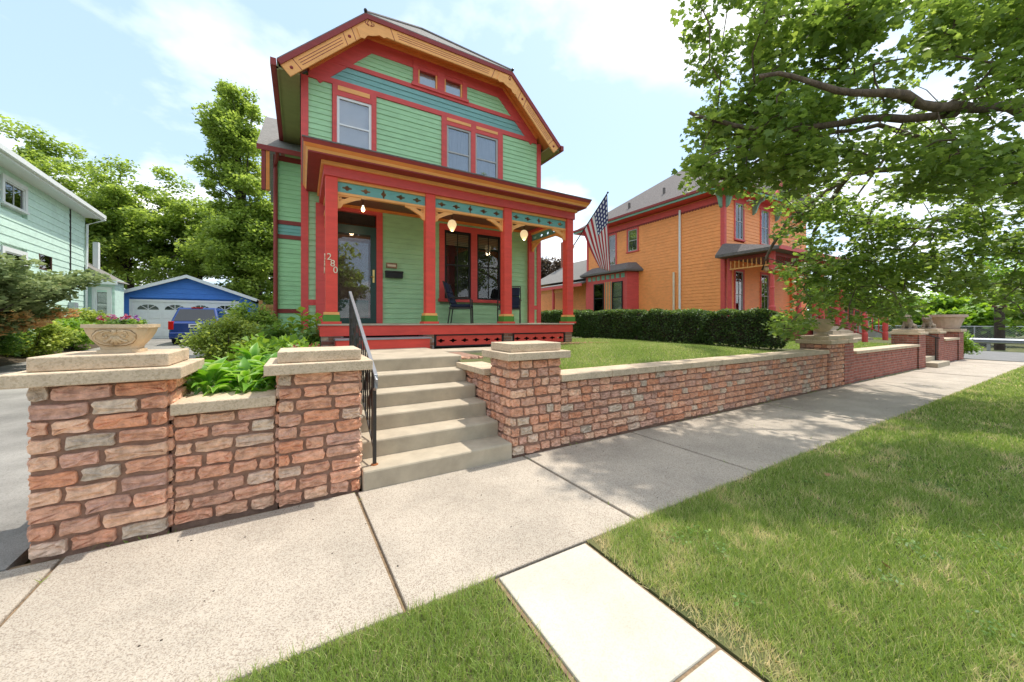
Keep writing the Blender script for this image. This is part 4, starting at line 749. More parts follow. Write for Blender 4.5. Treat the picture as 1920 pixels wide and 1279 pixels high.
# front porch
PYO = 7.05
bx('porch_deck', RED, OH, OX-.1, 24, PYO-.1, OYF, 1.45, 1.58); bx('porch_base', DRED, OH, OX-.05, 24, PYO-.02, OYF, .7, 1.449)
for x in (15.95, 18.2, 20.4, 22.6):
    b = MB(); b.lathe([(.12, 0), (.12, .5), (.08, .56), (.075, 1.2), (.095, 1.25), (.07, 1.3), (.07, 1.9), (.11, 1.96), (.11, 2.75)], (x, PYO+.1, 1.581), 12); b.build('porch_column', RED, OH, smooth=False)
b = MB(); b.lathe([(.09, 0), (.09, 2.4), (.1, 2.7)], (OX+.06, OYF-.2, 1.581), 10); b.build('porch_column', RED, OH)
bx('spindle_rail', ORG, OH, 15.9, 24, PYO+.07, PYO+.13, 3.72, 3.77); bx('spindle_rail', DRED, OH, 15.9, 24, PYO+.06, PYO+.14, 4.10, 4.24); bx('spindle_rail', ORG, OH, OX-.13, OX-.07, PYO+.2, OYF-.3, 3.72, 3.77); bx('spindle_rail', DRED, OH, OX-.14, OX-.06, PYO+.2, OYF-.3, 4.10, 4.24)
for i in range(44): b = MB(); x = 16.1+i*.165; b.lathe([(.014, 0), (.026, .1), (.012, .17), (.026, .24), (.014, .33)], (x, PYO+.1, 3.77), 6); b.build('spindle', DRED, OH)
for i in range(9): b = MB(); y = PYO+.35+i*.17; b.lathe([(.014, 0), (.026, .1), (.012, .17), (.026, .24), (.014, .33)], (OX-.1, y, 3.77), 6); b.build('spindle', ORG, OH)
b = MB(); b.add([(15.5, PYO-.35, 4.25), (24, PYO-.35, 4.25), (24, OYF+.05, 4.25), (15.5, OYF+.05, 4.25), (15.5, PYO-.35, 4.37), (24, PYO-.35, 4.37), (24, OYF+.05, 4.95), (16.1, OYF+.05, 4.95), (15.5, OYF+.05, 4.37)], [(0, 3, 2, 1), (0, 1, 5, 4), (4, 5, 6, 7), (0, 4, 8, 3), (4, 7, 8), (1, 2, 6, 5), (3, 8, 7, 6, 2)]); b.build('porch_roof', SHINGD, OH)
bx('porch_fascia', RED, OH, 15.46, 24, PYO-.39, PYO-.352, 4.23, 4.38)
for x in (17.3, 19.4): b = MB(); b.tube([(x, 8.0, 4.25), (x, 8.0, 3.9)], .012, 5); b.lathe([(.04, .1), (.14, 0), (.10, -.10), (.03, -.14)], (x, 8, 3.8), 12); b.build('porch_lantern', CREAM, OH)
# front steps with red balustrade, bottom newel in the garden
for i in range(5): bx('step', CONC, OH, 19.0, 21.2, PYO-.12-.32*(i+1), PYO-.101-.32*i, .6, 1.45-.16*(i+1))
for x in (19.0, 21.3):
    for y, z in ((PYO-.15, 1.4), (PYO-1.75, .68)): b = MB(); b.lathe([(.09, 0), (.09, .35), (.07, .4), (.09, .46), (.09, .95), (.06, 1.0), (.09, 1.06), (.05, 1.14)], (x, y, z), 10); b.build('newel_post', RED, OH)
    for dz in (.25, .85): b = MB(); b.tube([(x, PYO-.15, 1.5+dz), (x, PYO-1.75, .72+dz)], .03, 6); b.build('stair_rail', DRED, OH)
    for i in range(1, 8): y = PYO-.15-.2*i; z = 1.5-.0975*i; b = MB(); b.tube([(x, y, z+.25), (x, y, z+.85)], .02, 5); b.build('baluster', RED, OH)
# rear wing with its porch
rw = bx('rear_wing_wall', OHOUSE, OH, 16.6, 21, OYB+.1, 24.5, .7, 4.3); b = MB(); b.add([(15.9, OYB+.05, 4.3), (21.5, OYB+.05, 4.3), (21.5, 25, 4.3), (15.9, 25, 4.3), (18.8, OYB+.05, 6.2), (18.8, 23, 6.2)], [(0, 3, 5, 4), (1, 4, 5, 2), (2, 5, 3), (0, 4, 1), (0, 1, 2, 3)]); b.build('rear_roof', SHING, OH)
b = MB(); b.add([(15.1, OYB-.6, 3.85), (15.1, 22.4, 3.85), (16.7, 22.4, 4.25), (16.7, OYB-.6, 4.25), (15.1, OYB-.6, 3.95), (15.1, 22.4, 3.95), (16.7, 22.4, 4.32), (16.7, OYB-.6, 4.32)], [(0, 1, 2, 3), (4, 7, 6, 5), (0, 4, 5, 1), (1, 5, 6, 2), (2, 6, 7, 3), (3, 7, 4, 0)]); b.build('rear_porch_roof', SHING, OH); bx('rear_porch_fascia', RED, OH, 15.06, 15.10, OYB-.6, 22.4, 3.72, 3.9)
for y in (18.6, 20.4, 22.2): bx('rear_porch_post', RED, OH, 15.2, 15.34, y, y+.14, .7, 3.84)
for i in range(30): bx('rear_spindle', ORG, OH, 15.24, 15.28, 18.3+i*.135, 18.34+i*.135, 3.5, 3.72)
bx('rear_door', DWOOD, OH, 16.55, 16.6, 20.0, 20.9, 1.0, 3.1); bx('chimney', BRICKS, OH, 18.5, 19.1, 23.2, 23.8, 5.5, 8.0)
# ================================================================== MINT HOUSE
mc = Vector((-8.5, 24.0, .45)); ma = R(4.8); ms, mo = Vector((math.sin(ma), -math.cos(ma), 0)), Vector((math.cos(ma), math.sin(ma), 0))
MH = root('mint_house', mc, 'pale mint sided two-storey house at the left edge', 'house')
def MM(s, o, z): p = mc+ms*s+mo*o; return (p.x, p.y, z)
mw = bx('side_wall', MINT, MH, (.02, 15.0, -.4, -.1, .3, 6.4), M=MM)
siding(mw, MINT, .0, 15.0, .9, 6.25, .255, [(5.0, 6.6, 5.0, 6.1), (5.0, 6.6, 2.4, 3.9), (3.2, 4.2, 3.4, 4.0)], MM, name='siding_course', lap=.022)
bx('front_wall', MINT, MH, (15.0, 15.1, -8, -.0, .3, 6.4), M=MM); bx('rear_wall', MINT, MH, (-.08, .0, -8, .0, .3, 6.25), M=MM)
bx('foundation', CONC, MH, (0, 15, -.3, -.03, .0, .9), M=MM)
bx('eave_soffit', WHITE, MH, (-.15, 15.5, -.1, .50, 6.25, 6.29), M=MM); bx('eave_fascia', WHITE, MH, (-.17, 15.5, .50, .55, 6.2, 6.42), M=MM); bx('gutter', WHITE, MH, (-.17, 15.5, .551, .65, 6.28, 6.43), M=MM)
b = MB(MM); b.add([(-.15, .60, 6.44), (15.5, .60, 6.44), (15.5, -4, 8.4), (-.15, -4, 8.4), (-.15, -8.7, 6.44), (15.5, -8.7, 6.44)], [(0, 1, 2, 3), (3, 2, 5, 4), (0, 3, 4), (1, 5, 2)]); b.build('roof', SHING, MH)
def mwin(s0, s1, z0, z1, **k): casing(MH, MM, s0, s1, z0, z1, .14, WHITE, .05); window(MH, MM, s0, s1, z0, z1, WHITE, vert=1, rail=False, fw=.04, **k)
mwin(5.2, 6.42, 5.2, 5.92, back=CURT2); mwin(5.2, 6.42, 2.6, 3.7, back=CURT2); window(MH, MM, 3.2, 4.2, 3.4, 4.0, DWOOD, rail=False)
b = MB(); b.tube([MM(1.6, .03, 6.2), MM(1.6, .03, 3.5), MM(1.65, .03, 1.5)], .025, 6); b.build('service_cable', IRON, MH); b = MB(); b.tube([MM(.1, .68, 6.2), MM(.05, .1, 5.9), MM(.05, .06, .8)], .045, 8); b.build('downspout', WHITE, MH); bx('meter_box', GALV, MH, (1.4, 1.8, .03, .2, 1.6, 2.3), M=MM)
AM = lambda x, o, z: (x, 24.2-o, z)      # rear addition facing the street
aw = bx('addition_wall', MINT, MH, -9.0, -7.58, 24.3, 25.2, .3, 3.5); siding(aw, MINT, -9.0, -7.58, .8, 3.4, .255, [(-8.25, -7.75, 1.5, 3.0)], AM, name='siding_course')
b = MB(); b.add([(-9.1, 23.95, 3.35), (-7.42, 23.95, 3.35), (-7.42, 25.4, 3.35), (-9.1, 25.4, 4.5), (-9.1, 23.95, 4.5)], [(0, 1, 4), (1, 2, 3, 4), (0, 4, 3), (0, 3, 2, 1)]); b.build('addition_roof', SHING, MH); bx('addition_fascia', WHITE, MH, -9.1, -7.42, 23.89, 23.94, 3.22, 3.4); casing(MH, AM, -8.2, -7.8, 1.55, 3.0, .12, WHITE, .05); window(MH, AM, -8.2, -7.8, 1.55, 3.0, WHITE, back=CURT2, fw=.04)
bx('chimney', WHITE, MH, -8.58, -8.40, 25, 25.2, 3.6, 5.3)
# ================================================================== GARAGE
GY = 26.0; GG = root('garage', (-5.3, 28, .6), 'blue detached garage with white panelled door', 'garage'); GM = lambda x, o, z: (x, GY-o, z)
gl, gr, gp = -8.1, -2.55, -5.33
gwl = MB(); gwl.prism([(gl, .55), (gr, .55), (gr, 2.86), (gp, 3.86), (gl, 2.86)], GY+.1, GY+.25); gwl = gwl.build('front_wall', BLUE, GG)
glx = lambda z: gl if z < 2.86 else gl+(z-2.86)*(gp-gl)/1.0; grx = lambda z: gr if z < 2.86 else gr-(z-2.86)*(gr-gp)/1.0
siding(gwl, BLUE, gl, gr, .6, 3.82, .262, [(-7.62, -3.08, 0, 2.66)], GM, name='siding_course', lx=glx, rx=grx, lap=.03)
bx('side_wall', BLUE, GG, gr-.15, gr-.02, GY+.26, 32, .55, 2.7); bx('side_wall', BLUE, GG, gl+.02, gl+.15, GY+.26, 32, .55, 2.7)
b = MB(); b.add([(gl-.35, GY-.3, 2.76), (gp, GY-.3, 3.96), (gr+.35, GY-.3, 2.76), (gl-.35, 32.3, 2.76), (gp, 32.3, 3.96), (gr+.35, 32.3, 2.76)]+[(gl-.35, GY-.3, 2.82), (gp, GY-.3, 4.03), (gr+.35, GY-.3, 2.82), (gl-.35, 32.3, 2.82), (gp, 32.3, 4.03), (gr+.35, 32.3, 2.82)], [(0, 1, 4, 3), (1, 2, 5, 4), (6, 9, 10, 7), (7, 10, 11, 8), (0, 6, 7, 1), (1, 7, 8, 2), (2, 8, 11, 5), (0, 3, 9, 6), (3, 4, 10, 9), (4, 5, 11, 10)]); b.build('roof', SHING, GG)
strips('rake_board', WHITE, GG, [(gl-.37, 2.81), (gp, 4.02), (gr+.37, 2.81)], .0, .16, GY-.34, GY-.301)
gd = bx('garage_door', WHITE, GG, -7.5, -3.2, GY+.02, GY+.08, .6, 2.55)
for q in ((-7.62, -7.5, .6, 2.55), (-3.2, -3.08, .6, 2.55), (-7.62, -3.08, 2.55, 2.66)): bx('door_casing', WHITE, GG, q[0], q[1], GY-.03, GY+.1, q[2], q[3])
for r_ in range(4):
    for c in range(8):
        x0 = -7.45+c*.531; z0 = .64+r_*.475
        if r_ < 3: bx('door_panel', WHITE, gd, x0+.05, x0+.48, GY+.005, GY+.019, z0+.06, z0+.41, bevel=.008)
for c in range(4):
    xc = -7.45+.531+c*1.062; pts = [(xc-.42, 2.13)]+[(xc+.42*math.cos(a), 2.13+.27*math.sin(a)) for a in np.linspace(math.pi, 0, 9)]+[(xc+.42, 2.13)]
    b = MB(); b.prism(pts, GY+.012, GY+.019); o = b.build('door_light', CARGL, gd)
    for a in (R(50), R(90), R(130)): b = MB(); b.tube([(xc, GY+.008, 2.14), (xc+.41*math.cos(a), GY+.008, 2.14+.26*math.sin(a))], .016, 4); b.build('light_bar', WHITE, gd)
# ================================================================== CAR
CX, CY0, CZ = -4.08, 21.0, .47
car = root('parked_car', (CX, CY0+2.2, CZ), 'blue estate car parked before the white garage door', 'car')
def sect(y, hw, z0, z1, hr): return [(CX-hw, y, CZ+z0), (CX+hw, y, CZ+z0), (CX+hw, y, CZ+(z0+z1)/2), (CX+hw*.97, y, CZ+z1), (CX-hw*.97, y, CZ+z1), (CX-hw, y, CZ+(z0+z1)/2)]
b = MB(); S = [sect(CY0, .80, .40, .98, 0), sect(CY0+.15, .88, .25, 1.02, 0), sect(CY0+1.5, .90, .22, 1.0, 0), sect(CY0+3.2, .90, .22, .98, 0), sect(CY0+4.2, .86, .25, .85, 0), sect(CY0+4.5, .75, .35, .75, 0)]
b.add(sum(S, []), [tuple(range(5, -1, -1)), tuple(range(30, 36))]+[(i*6+k, i*6+(k+1) % 6, (i+1)*6+(k+1) % 6, (i+1)*6+k) for i in range(5) for k in range(6)]); b.build('body', CARB, car, .04)
b = MB(); S = [(CY0+.10, .84, 1.0), (CY0+.50, .66, 1.66), (CY0+2.4, .66, 1.68), (CY0+3.4, .84, .98)]
b.add([(CX+sx*S[0][1], S[0][0], CZ+S[0][2]) for sx in (-1, 1)]+[(CX+sx*S[1][1], S[1][0], CZ+S[1][2]) for sx in (-1, 1)]+[(CX+sx*S[2][1], S[2][0], CZ+S[2][2]) for sx in (-1, 1)]+[(CX+sx*S[3][1], S[3][0], CZ+S[3][2]) for sx in (-1, 1)], [(0, 1, 3, 2), (2, 3, 5, 4), (4, 5, 7, 6), (0, 2, 4, 6), (1, 7, 5, 3)]); b.build('cabin', CARB, car, .05)
def lerp3(a, c, t_): return tuple(a[i]+(c[i]-a[i])*t_ for i in range(3))
b = MB(); z = lambda k: CZ+1.0+.66*k; yy = lambda k: CY0+.10+.40*k-.012; hw = lambda k: .84-.18*k-.09
b.add([(CX-hw(.1), yy(.1), z(.1)), (CX+hw(.1), yy(.1), z(.1)), (CX+hw(.88), yy(.88), z(.88)), (CX-hw(.88), yy(.88), z(.88))], [(0, 1, 2, 3)]); b.build('rear_window', CARGL, car)
for sx in (-1, 1):
    b = MB(); b.add([(CX+sx*.80, CY0+.45, CZ+1.08), (CX+sx*.685, CY0+.75, CZ+1.55), (CX+sx*.685, CY0+2.3, CZ+1.58), (CX+sx*.81, CY0+3.1, CZ+1.08)], [(0, 1, 2, 3)]); b.v = [(x+sx*.03, y, z_) for x, y, z_ in b.v]; b.build('side_window', CARGL, car)
    xa, xb = sorted((CX+sx*.70, CX+sx*.88)); bx('tail_light', TAIL, car, xa, xb, CY0-.02, CY0+.2, CZ+.68, CZ+1.04, bevel=.02)
    for y in (CY0+.85, CY0+3.6):
        wb = MB(); wb.lathe([(.20, -.1), (.31, -.1), (.33, -.06), (.33, .06), (.31, .1), (.20, .1)], (0, 0, 0), 18); wb.v = [(CX+sx*.80+zq, y+xq, CZ+.33+yq) for xq, yq, zq in wb.v]; wh = wb.build('wheel', TIRE, car)
        rb = MB(); rb.lathe([(.05, .0), (.19, .02), (.21, .03)], (0, 0, 0), 12); rb.v = [(CX+sx*(.86+zq), y+xq, CZ+.33+yq) for xq, yq, zq in rb.v]; rb.build('rim', GALV, wh)
bx('bumper', CARB, car, CX-.84, CX+.84, CY0-.10, CY0+.05, CZ+.32, CZ+.56, bevel=.04); bx('licence_plate', WHITE, car, CX-.2, CX+.2, CY0-.03, CY0-.003, CZ+.76, CZ+.92); bx('high_brake_light', TAIL, car, CX-.2, CX+.2, CY0+.46, CY0+.52, CZ+1.63, CZ+1.68); bx('number', IRON, car, CX-.14, CX+.14, CY0-.033, CY0-.031, CZ+.81, CZ+.87)
# ================================================================== SMALL THINGS
t = root('wooden_gate', (-.85, 14.2, .8), 'cedar board gate between the garage and green house', 'gate')
for i in range(4): bx('board', WOOD, t, -1.06+.118*i, -.947+.118*i, 14.2, 14.23, .85, 2.05)
bx('rail', WOOD, t, -1.06, -.58, 14.16, 14.199, 1.95, 2.05); bx('rail', WOOD, t, -1.06, -.58, 14.16, 14.199, 1.52, 1.60); bx('post', WOOD, t, -1.17, -1.07, 14.13, 14.25, .7, 2.18)
# planter on the corner pier
UX, UY, UZ = -1.13, 3.745, 1.276
t = root('stone_planter', (UX, UY, UZ), 'carved cast stone planter bowl on the corner pier', 'planter')
PROF = [(z_, a_*.82, c_*.82) for z_, a_, c_ in [(.0, .135, .135), (.022, .135, .135), (.024, .115, .115), (.045, .12, .12), (.10, .165, .16), (.15, .19, .185), (.178, .197, .192), (.180, .212, .207), (.205, .212, .207)]]
def oct_(a, c): k = .30; return [(-a, -c*(1-k)), (-a*(1-k), -c), (a*(1-k), -c), (a, -c*(1-k)), (a, c*(1-k)), (a*(1-k), c), (-a*(1-k), c), (-a, c*(1-k))]
b = MB(); vs = []
for z, a, c in PROF+[(.205, .148, .144), (.17, .14, .135)]: vs += [(UX+x, UY+y, UZ+z) for x, y in oct_(a, c)]
n = len(PROF)+2; b.add(vs, [tuple(range(7, -1, -1)), tuple(range((n-1)*8, n*8))]+[(i*8+k, i*8+(k+1) % 8, (i+1)*8+(k+1) % 8, (i+1)*8+k) for i in range(n-1) for k in range(8)]); b.build('bowl', URNM, t)
def uy(z):
    for (z0, a0, c0), (z1, a1, c1) in zip(PROF[3:], PROF[4:]):
        if z0 <= z <= z1: return UY-(c0+(c1-c0)*(z-z0)/(z1-z0))
    return UY-.156
def rel(pts, r_, m=URNM, nm='relief'): b = MB(); b.tube([(UX+x*.8, uy(z)-.003, UZ+z) for x, z in pts], r_*1.15, 6); b.build(nm, m, t, smooth=True)
for s in (-1, 1):
    rel([(s*.02, .155), (s*.06, .162), (s*.10, .155), (s*.13, .13), (s*.125, .10), (s*.10, .075), (s*.06, .062), (s*.02, .058)], .006)
    rel([(s*.025, .15), (s*.05, .155), (s*.075, .145), (s*.08, .125), (s*.065, .11), (s*.048, .117), (s*.05, .13)], .0055)
    rel([(s*.01, .12), (s*.03, .10), (s*.06, .082), (s*.075, .085)], .008); rel([(s*.004, .115), (s*.016, .09), (s*.03, .07)], .009)
    rel([(s*.02, .158), (s*.062, .168), (s*.108, .16), (s*.138, .13), (s*.132, .098), (s*.105, .068), (s*.06, .054), (s*.0, .05)], .0025, URND, 'groove')
rel([(0, .12), (0, .095), (0, .068)], .011); rel([(0, .168), (0, .14)], .012)
MXU = lambda o: o
rng = np.random.default_rng(5); pos, var = clumps([(UX+rng.uniform(-.09, .09), UY+rng.uniform(-.09, .09), UZ+.21) for _ in range(12)], .05, 40, .7, rng)
f = root('petunia_plant', (UX, UY, UZ+.19), 'pink and purple petunias growing in the carved planter', 'flowers'); leaf_mesh('foliage', pos, .03, var, 'leaf', L_COVER, f, .5, None, 'stuff')
fc = np.array([(UX+rng.uniform(-.10, .10), UY+rng.uniform(-.11, .06), UZ+.235+rng.uniform(0, .03)) for _ in range(20)]); pos = np.repeat(fc, 5, 0); cv = np.repeat(rng.random(20), 5); leaf_mesh('petals', pos, .026, cv, 'leaf', L_FLOWER, f, .3, None, 'stuff')
# urns and lions of the neighbour's gate
t = root('stone_urn', (22.6, YF+.35, 1.2), 'large tapered stone urn on the corner brick pier', 'urn'); b = MB(); b.lathe([(.30, 0), (.32, .03), (.46, .46), (.54, .48), (.54, .58), (.48, .58), (.42, .5)], (22.6, YF+.35, 1.2), 20); b.build('bowl', mat('pale_stone', (.50, .36, .28), var=.15), t)
t = root('stone_urn', (10.7, YF+.28, 1.166), 'round stone urn among the maple leaves on the boundary pier', 'urn'); b = MB(); b.lathe([(.14, 0), (.14, .04), (.07, .06), (.16, .13), (.24, .26), (.22, .36), (.26, .40), (.2, .40)], (10.7, YF+.28, 1.166), 18); b.build('bowl', URNM, t, smooth=True)
def lion(x, y, z, label):
    t = root('stone_lion', (x, y, z), label, 'statue', 'stone lions on the gate piers'); b = MB(); E_ = lambda c, r_: b.ball((x+c[0], y+c[1], z+c[2]), r_, 10, 7)
    E_((.12, 0, .12), (.17, .13, .12)); E_((-.02, 0, .2), (.13, .12, .17)); E_((-.09, 0, .26), (.10, .11, .14)); E_((-.14, 0, .36), (.12, .13, .13)); E_((-.20, 0, .38), (.09, .09, .09)); E_((-.28, 0, .35), (.06, .055, .05))
    for s in (-1, 1): E_((-.14, s*.07, .12), (.04, .04, .14)); E_((-.19, s*.07, .02), (.07, .04, .03)); E_((.12, s*.12, .09), (.12, .06, .09)); E_((-.15, s*.09, .47), (.03, .02, .035))
    E_((.28, .05, .05), (.08, .03, .03)); b.box(x-.3, x+.34, y-.18, y+.18, z-.0, z+.025)
    o = b.build('body', LION, t, smooth=True); m = o.modifiers.new('Remesh', 'REMESH'); m.mode = 'VOXEL'; m.voxel_size = .016
lion(17.38, YF+.31, 1.241, 'seated stone lion on the nearer lion gate pier'); lion(19.65, YF+.31, 1.241, 'seated stone lion on the farther lion gate pier')
# across the cross street
t = root('guard_rail', (33, 3, -.1), 'galvanised guard rail across the cross street', 'guard rail'); b = MB(); b.prism([(32.6, .30), (32.52, .36), (32.6, .42), (32.52, .5), (32.6, .58), (32.64, .58), (32.57, .5), (32.64, .42), (32.57, .36), (32.64, .30)], -8, 6.5); b.build('beam', GALV, t)
for y in (-6, -3.5, -1, 1.5, 4, 6): bx('post', GALV, t, 32.65, 32.8, y, y+.12, -.1, .55)
t = root('wooden_post', (34, 3.84, -.1), 'thick brown wooden post behind the guard rail', 'post'); b = MB(); b.tube([(34, 3.84, -.3), (34, 3.84, 2.3)], [.2, .19], 10); b.build('post', BARKD, t); bx('post_cap', DWOOD, t, 33.75, 34.25, 3.6, 4.08, 2.3, 2.42)
def shed(x, y0, y1, top, label):
    t = root('beige_building', (x+3, (y0+y1)/2, -.1), label, 'building'); bx('wall', BEIGE, t, x, x+6, y0, y1, -.3, top); bx('roof', SHINGD, t, x-.3, x+6.3, y0-.3, y1+.3, top, top+.22); o = bx('window', ALU, t, x-.06, x+.02, y1-3.8, y1-1.0, top-1.7, top-.5); bx('pane', CARGL, o, x-.075, x-.062, y1-3.65, y1-1.15, top-1.6, top-.6)
shed(44, 10.2, 24, 2.3, 'low beige metal building beyond the cross street'); shed(40, -9, 2.6, 2.4, 'beige building behind the guard rail at right edge')
t = root('chain_fence', (36, 5, -.1), 'chain link fence behind the guard rail', 'fence')
for y in (3, 5, 7, 9): b = MB(); b.tube([(36, y, -.1), (36, y, 1.2)], .03, 6); b.build('post', GALV, t)
b = MB(); b.tube([(36, 2.5, 1.2), (36, 9.5, 1.2)], .025, 6); b.build('top_rail', GALV, t); b = MB()
for i in range(54): y = 2.5+i*.13; b.tube([(36, y, -.05), (36, min(y+1.25, 9.5), 1.2)], .006, 3, False); b.tube([(36, y+1.25 if y+1.25 < 9.5 else 9.5, -.05), (36, y, 1.2)], .006, 3, False)
tag(b.build('mesh', GALV, t), kind='stuff')
# ================================================================== VEGETATION
shrub('boxwood_shrub', (-.98, 7.0, .80), (.53, .5, .37), 'rounded light green shrub beside the driveway', L_BOX, 85, 170, .042, .17, 21)
shrub('yew_shrub', (-1.05, 10.2, .85), (.58, .55, .54), 'dark green bushy shrub behind the light green one', L_TREE, 60, 130, .06, .2, 22)
shrub('leafy_perennial', (-.35, 6.1, .82), (.42, .5, .20), 'pale green narrow-leaved perennials behind the hostas', L_BRIGHT, 40, 60, .09, .2, 23, kind='blade', up=-.1, cat='plant')
shrub('leafy_perennial', (.05, 5.0, .78), (.30, .42, .17), 'green perennials between the hostas and the steps', L_BRIGHT, 30, 60, .08, .18, 24, kind='blade', up=-.1, cat='plant')
shrub('leafy_perennial', (.12, 7.6, .86), (.30, .35, .22), 'green leafy perennials at the left porch corner', L_COVER, 30, 50, .10, .2, 25, kind='leaf', up=.2, cat='plant')
shrub('leafy_perennial', (-.55, 8.8, .88), (.42, .5, .24), 'broad-leaved dark perennials in front of the wing', L_COVER, 30, 45, .14, .2, 26, cat='plant')
t = root('milkweed_plant', (.02, 8.0, .88), 'tall upright plant with broad pale leaves by the porch', 'plant'); rng = np.random.default_rng(3)
for sx, sy, h in ((0, 0, .86), (.14, -.1, .70), (-.16, .05, .66), (.28, .02, .74)):
    b = MB(); b.tube([(.02+sx*.6, 8.0+sy, .85), (.02+sx, 8.0+sy, .88+h)], [.012, .006], 5); b.build('stem', LGRN, t); k = 16
    pos = np.array([(.02+sx*(.6+.4*i/k), 8+sy, .88+h*(.25+.75*i/k)) for i in range(k)]); a = np.arange(k)*2.4; dirs = np.stack([np.cos(a)*.85, np.sin(a)*.85, np.full(k, .5)], 1); dirs /= np.linalg.norm(dirs, axis=1)[:, None]; xx = np.cross(dirs, (0, 0, 1.)); xx /= np.linalg.norm(xx, axis=1)[:, None]
    leaf_mesh('leaves', pos, .19, rng.random(k)*.6+.3, 'leaf', L_BRIGHT, t, fr=(xx, dirs, np.cross(xx, dirs)), kindtag='stuff')
# hostas: each leaf a piece
def hosta_leaf_mesh(seed):
    rnd = random.Random(seed); vs = []; fs = []; n = 7; L, Wd = .20, .068
    for i in range(n+1):
        q = i/n; wd = Wd*math.sin(math.pi*min(1, q*.92+.08)**.8)*.62+.002; y = L*q; z = .10*q-.20*q*q+.0
        vs += [(-wd, y, z+.018*math.sin(q*3)), (0, y, z-.006), (wd, y, z+.018*math.sin(q*3))]
    for i in range(n):
        for k in (0, 1): fs.append((i*3+k, i*3+k+1, (i+1)*3+k+1, (i+1)*3+k))
    me = bpy.data.meshes.new('hosta_leaf'); me.from_pydata(vs, [], fs); me['shared'] = 1; a = me.attributes.new('var', 'FLOAT', 'POINT'); vv = []
    for i in range(n+1): vv += [.75 if seed % 2 else .35, rnd.uniform(.15, .4), .75 if seed % 2 else .35]
    a.data.foreach_set('value', vv); me.materials.append(L_HOSTA); me.polygons.foreach_set('use_smooth', [True]*len(fs)); return me
HL = [hosta_leaf_mesh(i) for i in range(4)]
hl = ['hosta clump at the planter pier corner', 'hosta clump in the middle right behind the low wall cap', 'hosta clump touching the handrail pier', 'hosta clump in the second row behind the planter', 'hosta clump in the middle of the second row', 'hosta clump in the second row near the steps', 'hosta clump farthest back near the perennials']
for i, (x, y) in enumerate(((-.68, 3.98), (-.42, 3.95), (-.14, 4.0), (-.62, 4.42), (-.28, 4.45), (.06, 4.5), (-.45, 4.95))):
    rnd = random.Random(40+i); z0 = .74+.05*(y-3.9); t = root('hosta', (x, y, z0), 'bright green '+hl[i], 'plant', 'hostas behind the low wall', local=True)
    for k in range(42):
        o = bpy.data.objects.new('leaf', HL[rnd.randrange(4)]); COL.objects.link(o); o.parent = t; a = rnd.random()*6.283; q = rnd.random(); rr = .03+.13*q
        o.location = (math.cos(a)*rr, math.sin(a)*rr, .10+.16*(1-q)+rnd.uniform(-.02, .04)); o.rotation_euler = (R(10+58*(1-q)+rnd.uniform(-12, 12)), rnd.uniform(-.3, .3), a-math.pi/2+rnd.uniform(-.3, .3)); s = rnd.uniform(.72, 1.15); o.scale = (s, s, s)
    b = MB()
    for k in range(10): a = rnd.random()*6.28; b.tube([(0, 0, -.02), (math.cos(a)*.06, math.sin(a)*.06, .14)], .006, 4, False)
    tag(b.build('stalks', LGRN, t), kind='stuff')
t = root('astilbe', (.1, 4.35, .78), 'dark red flower spikes above the hostas', 'flowers'); rng = np.random.default_rng(9)
for i in range(7):
    x, y = -.1+rng.uniform(0, .34), 4.25+rng.uniform(0, .35); h = rng.uniform(.42, .52); b = MB(); b.tube([(x, y, .76), (x, y, .76+h)], .004, 4); b.build('stem', LGRN, t); k = 60; pos = np.stack([x+rng.normal(size=k)*.009, y+rng.normal(size=k)*.009, .76+h-.16*rng.random(k)], 1); leaf_mesh('flower_spike', pos, .022, rng.random(k), 'leaf', L_SPIKE, t, 0, None, 'stuff')
# hedge of clipped bushes along the lot line
def hedge(y0, y1, x0, x1, z0, z1, label, seed):
    rng = np.random.default_rng(seed); t = root('hedge_bush', ((x0+x1)/2, (y0+y1)/2, z0), label, 'hedge', 'clipped hedge along the lawn'); n = int(7500*(y1-y0))
    p = rng.uniform(-1, 1, (n, 3)); ax = rng.choice([0, 0, 0, 1, 2, 2], n); p[np.arange(n), ax] = np.sign(p[np.arange(n), ax])*(1-.16*rng.random(n)**2); p[:, 2] = np.where((ax == 2) & (p[:, 2] < 0), -p[:, 2], p[:, 2])
    r_ = (np.abs(p)**5).sum(1)**.2; p = p/np.maximum(r_, 1)[:, None]; w_ = np.array([mnoise.noise(Vector(q)*2.1+Vector((seed, 0, 0))) for q in p*np.array([.5, (y1-y0)/2, .6])]); p *= (1+.17*w_)[:, None]
    pos = np.stack([(x0+x1)/2+p[:, 0]*(x1-x0)/2, (y0+y1)/2+p[:, 1]*((y1-y0)/2+.06), (z0+z1)/2+p[:, 2]*(z1-z0)/2], 1); top = np.clip((p[:, 2]-.62)*2.6, 0, 1); var = np.clip(.30+.22*rng.normal(size=n)+.55*top*rng.random(n), 0, 1)  # leaves near the top coloured lighter, sunlight painted into var
    leaf_mesh('foliage', pos, .055*rng.uniform(.6, 1.3, n), var, 'leaf', L_HEDGE, t, .2, frames(n, .2, rng), 'stuff')
    b = MB(); b.box(x0+.14, x1-.14, y0+.08, y1-.08, z0+.12, z1-.14); b.build('inner_twigs', BARKD, t); b = MB(); b.tube([((x0+x1)/2, (y0+y1)/2, z0-.06), ((x0+x1)/2, (y0+y1)/2, z0+.3)], .05, 6); b.build('stem', BARKD, t)
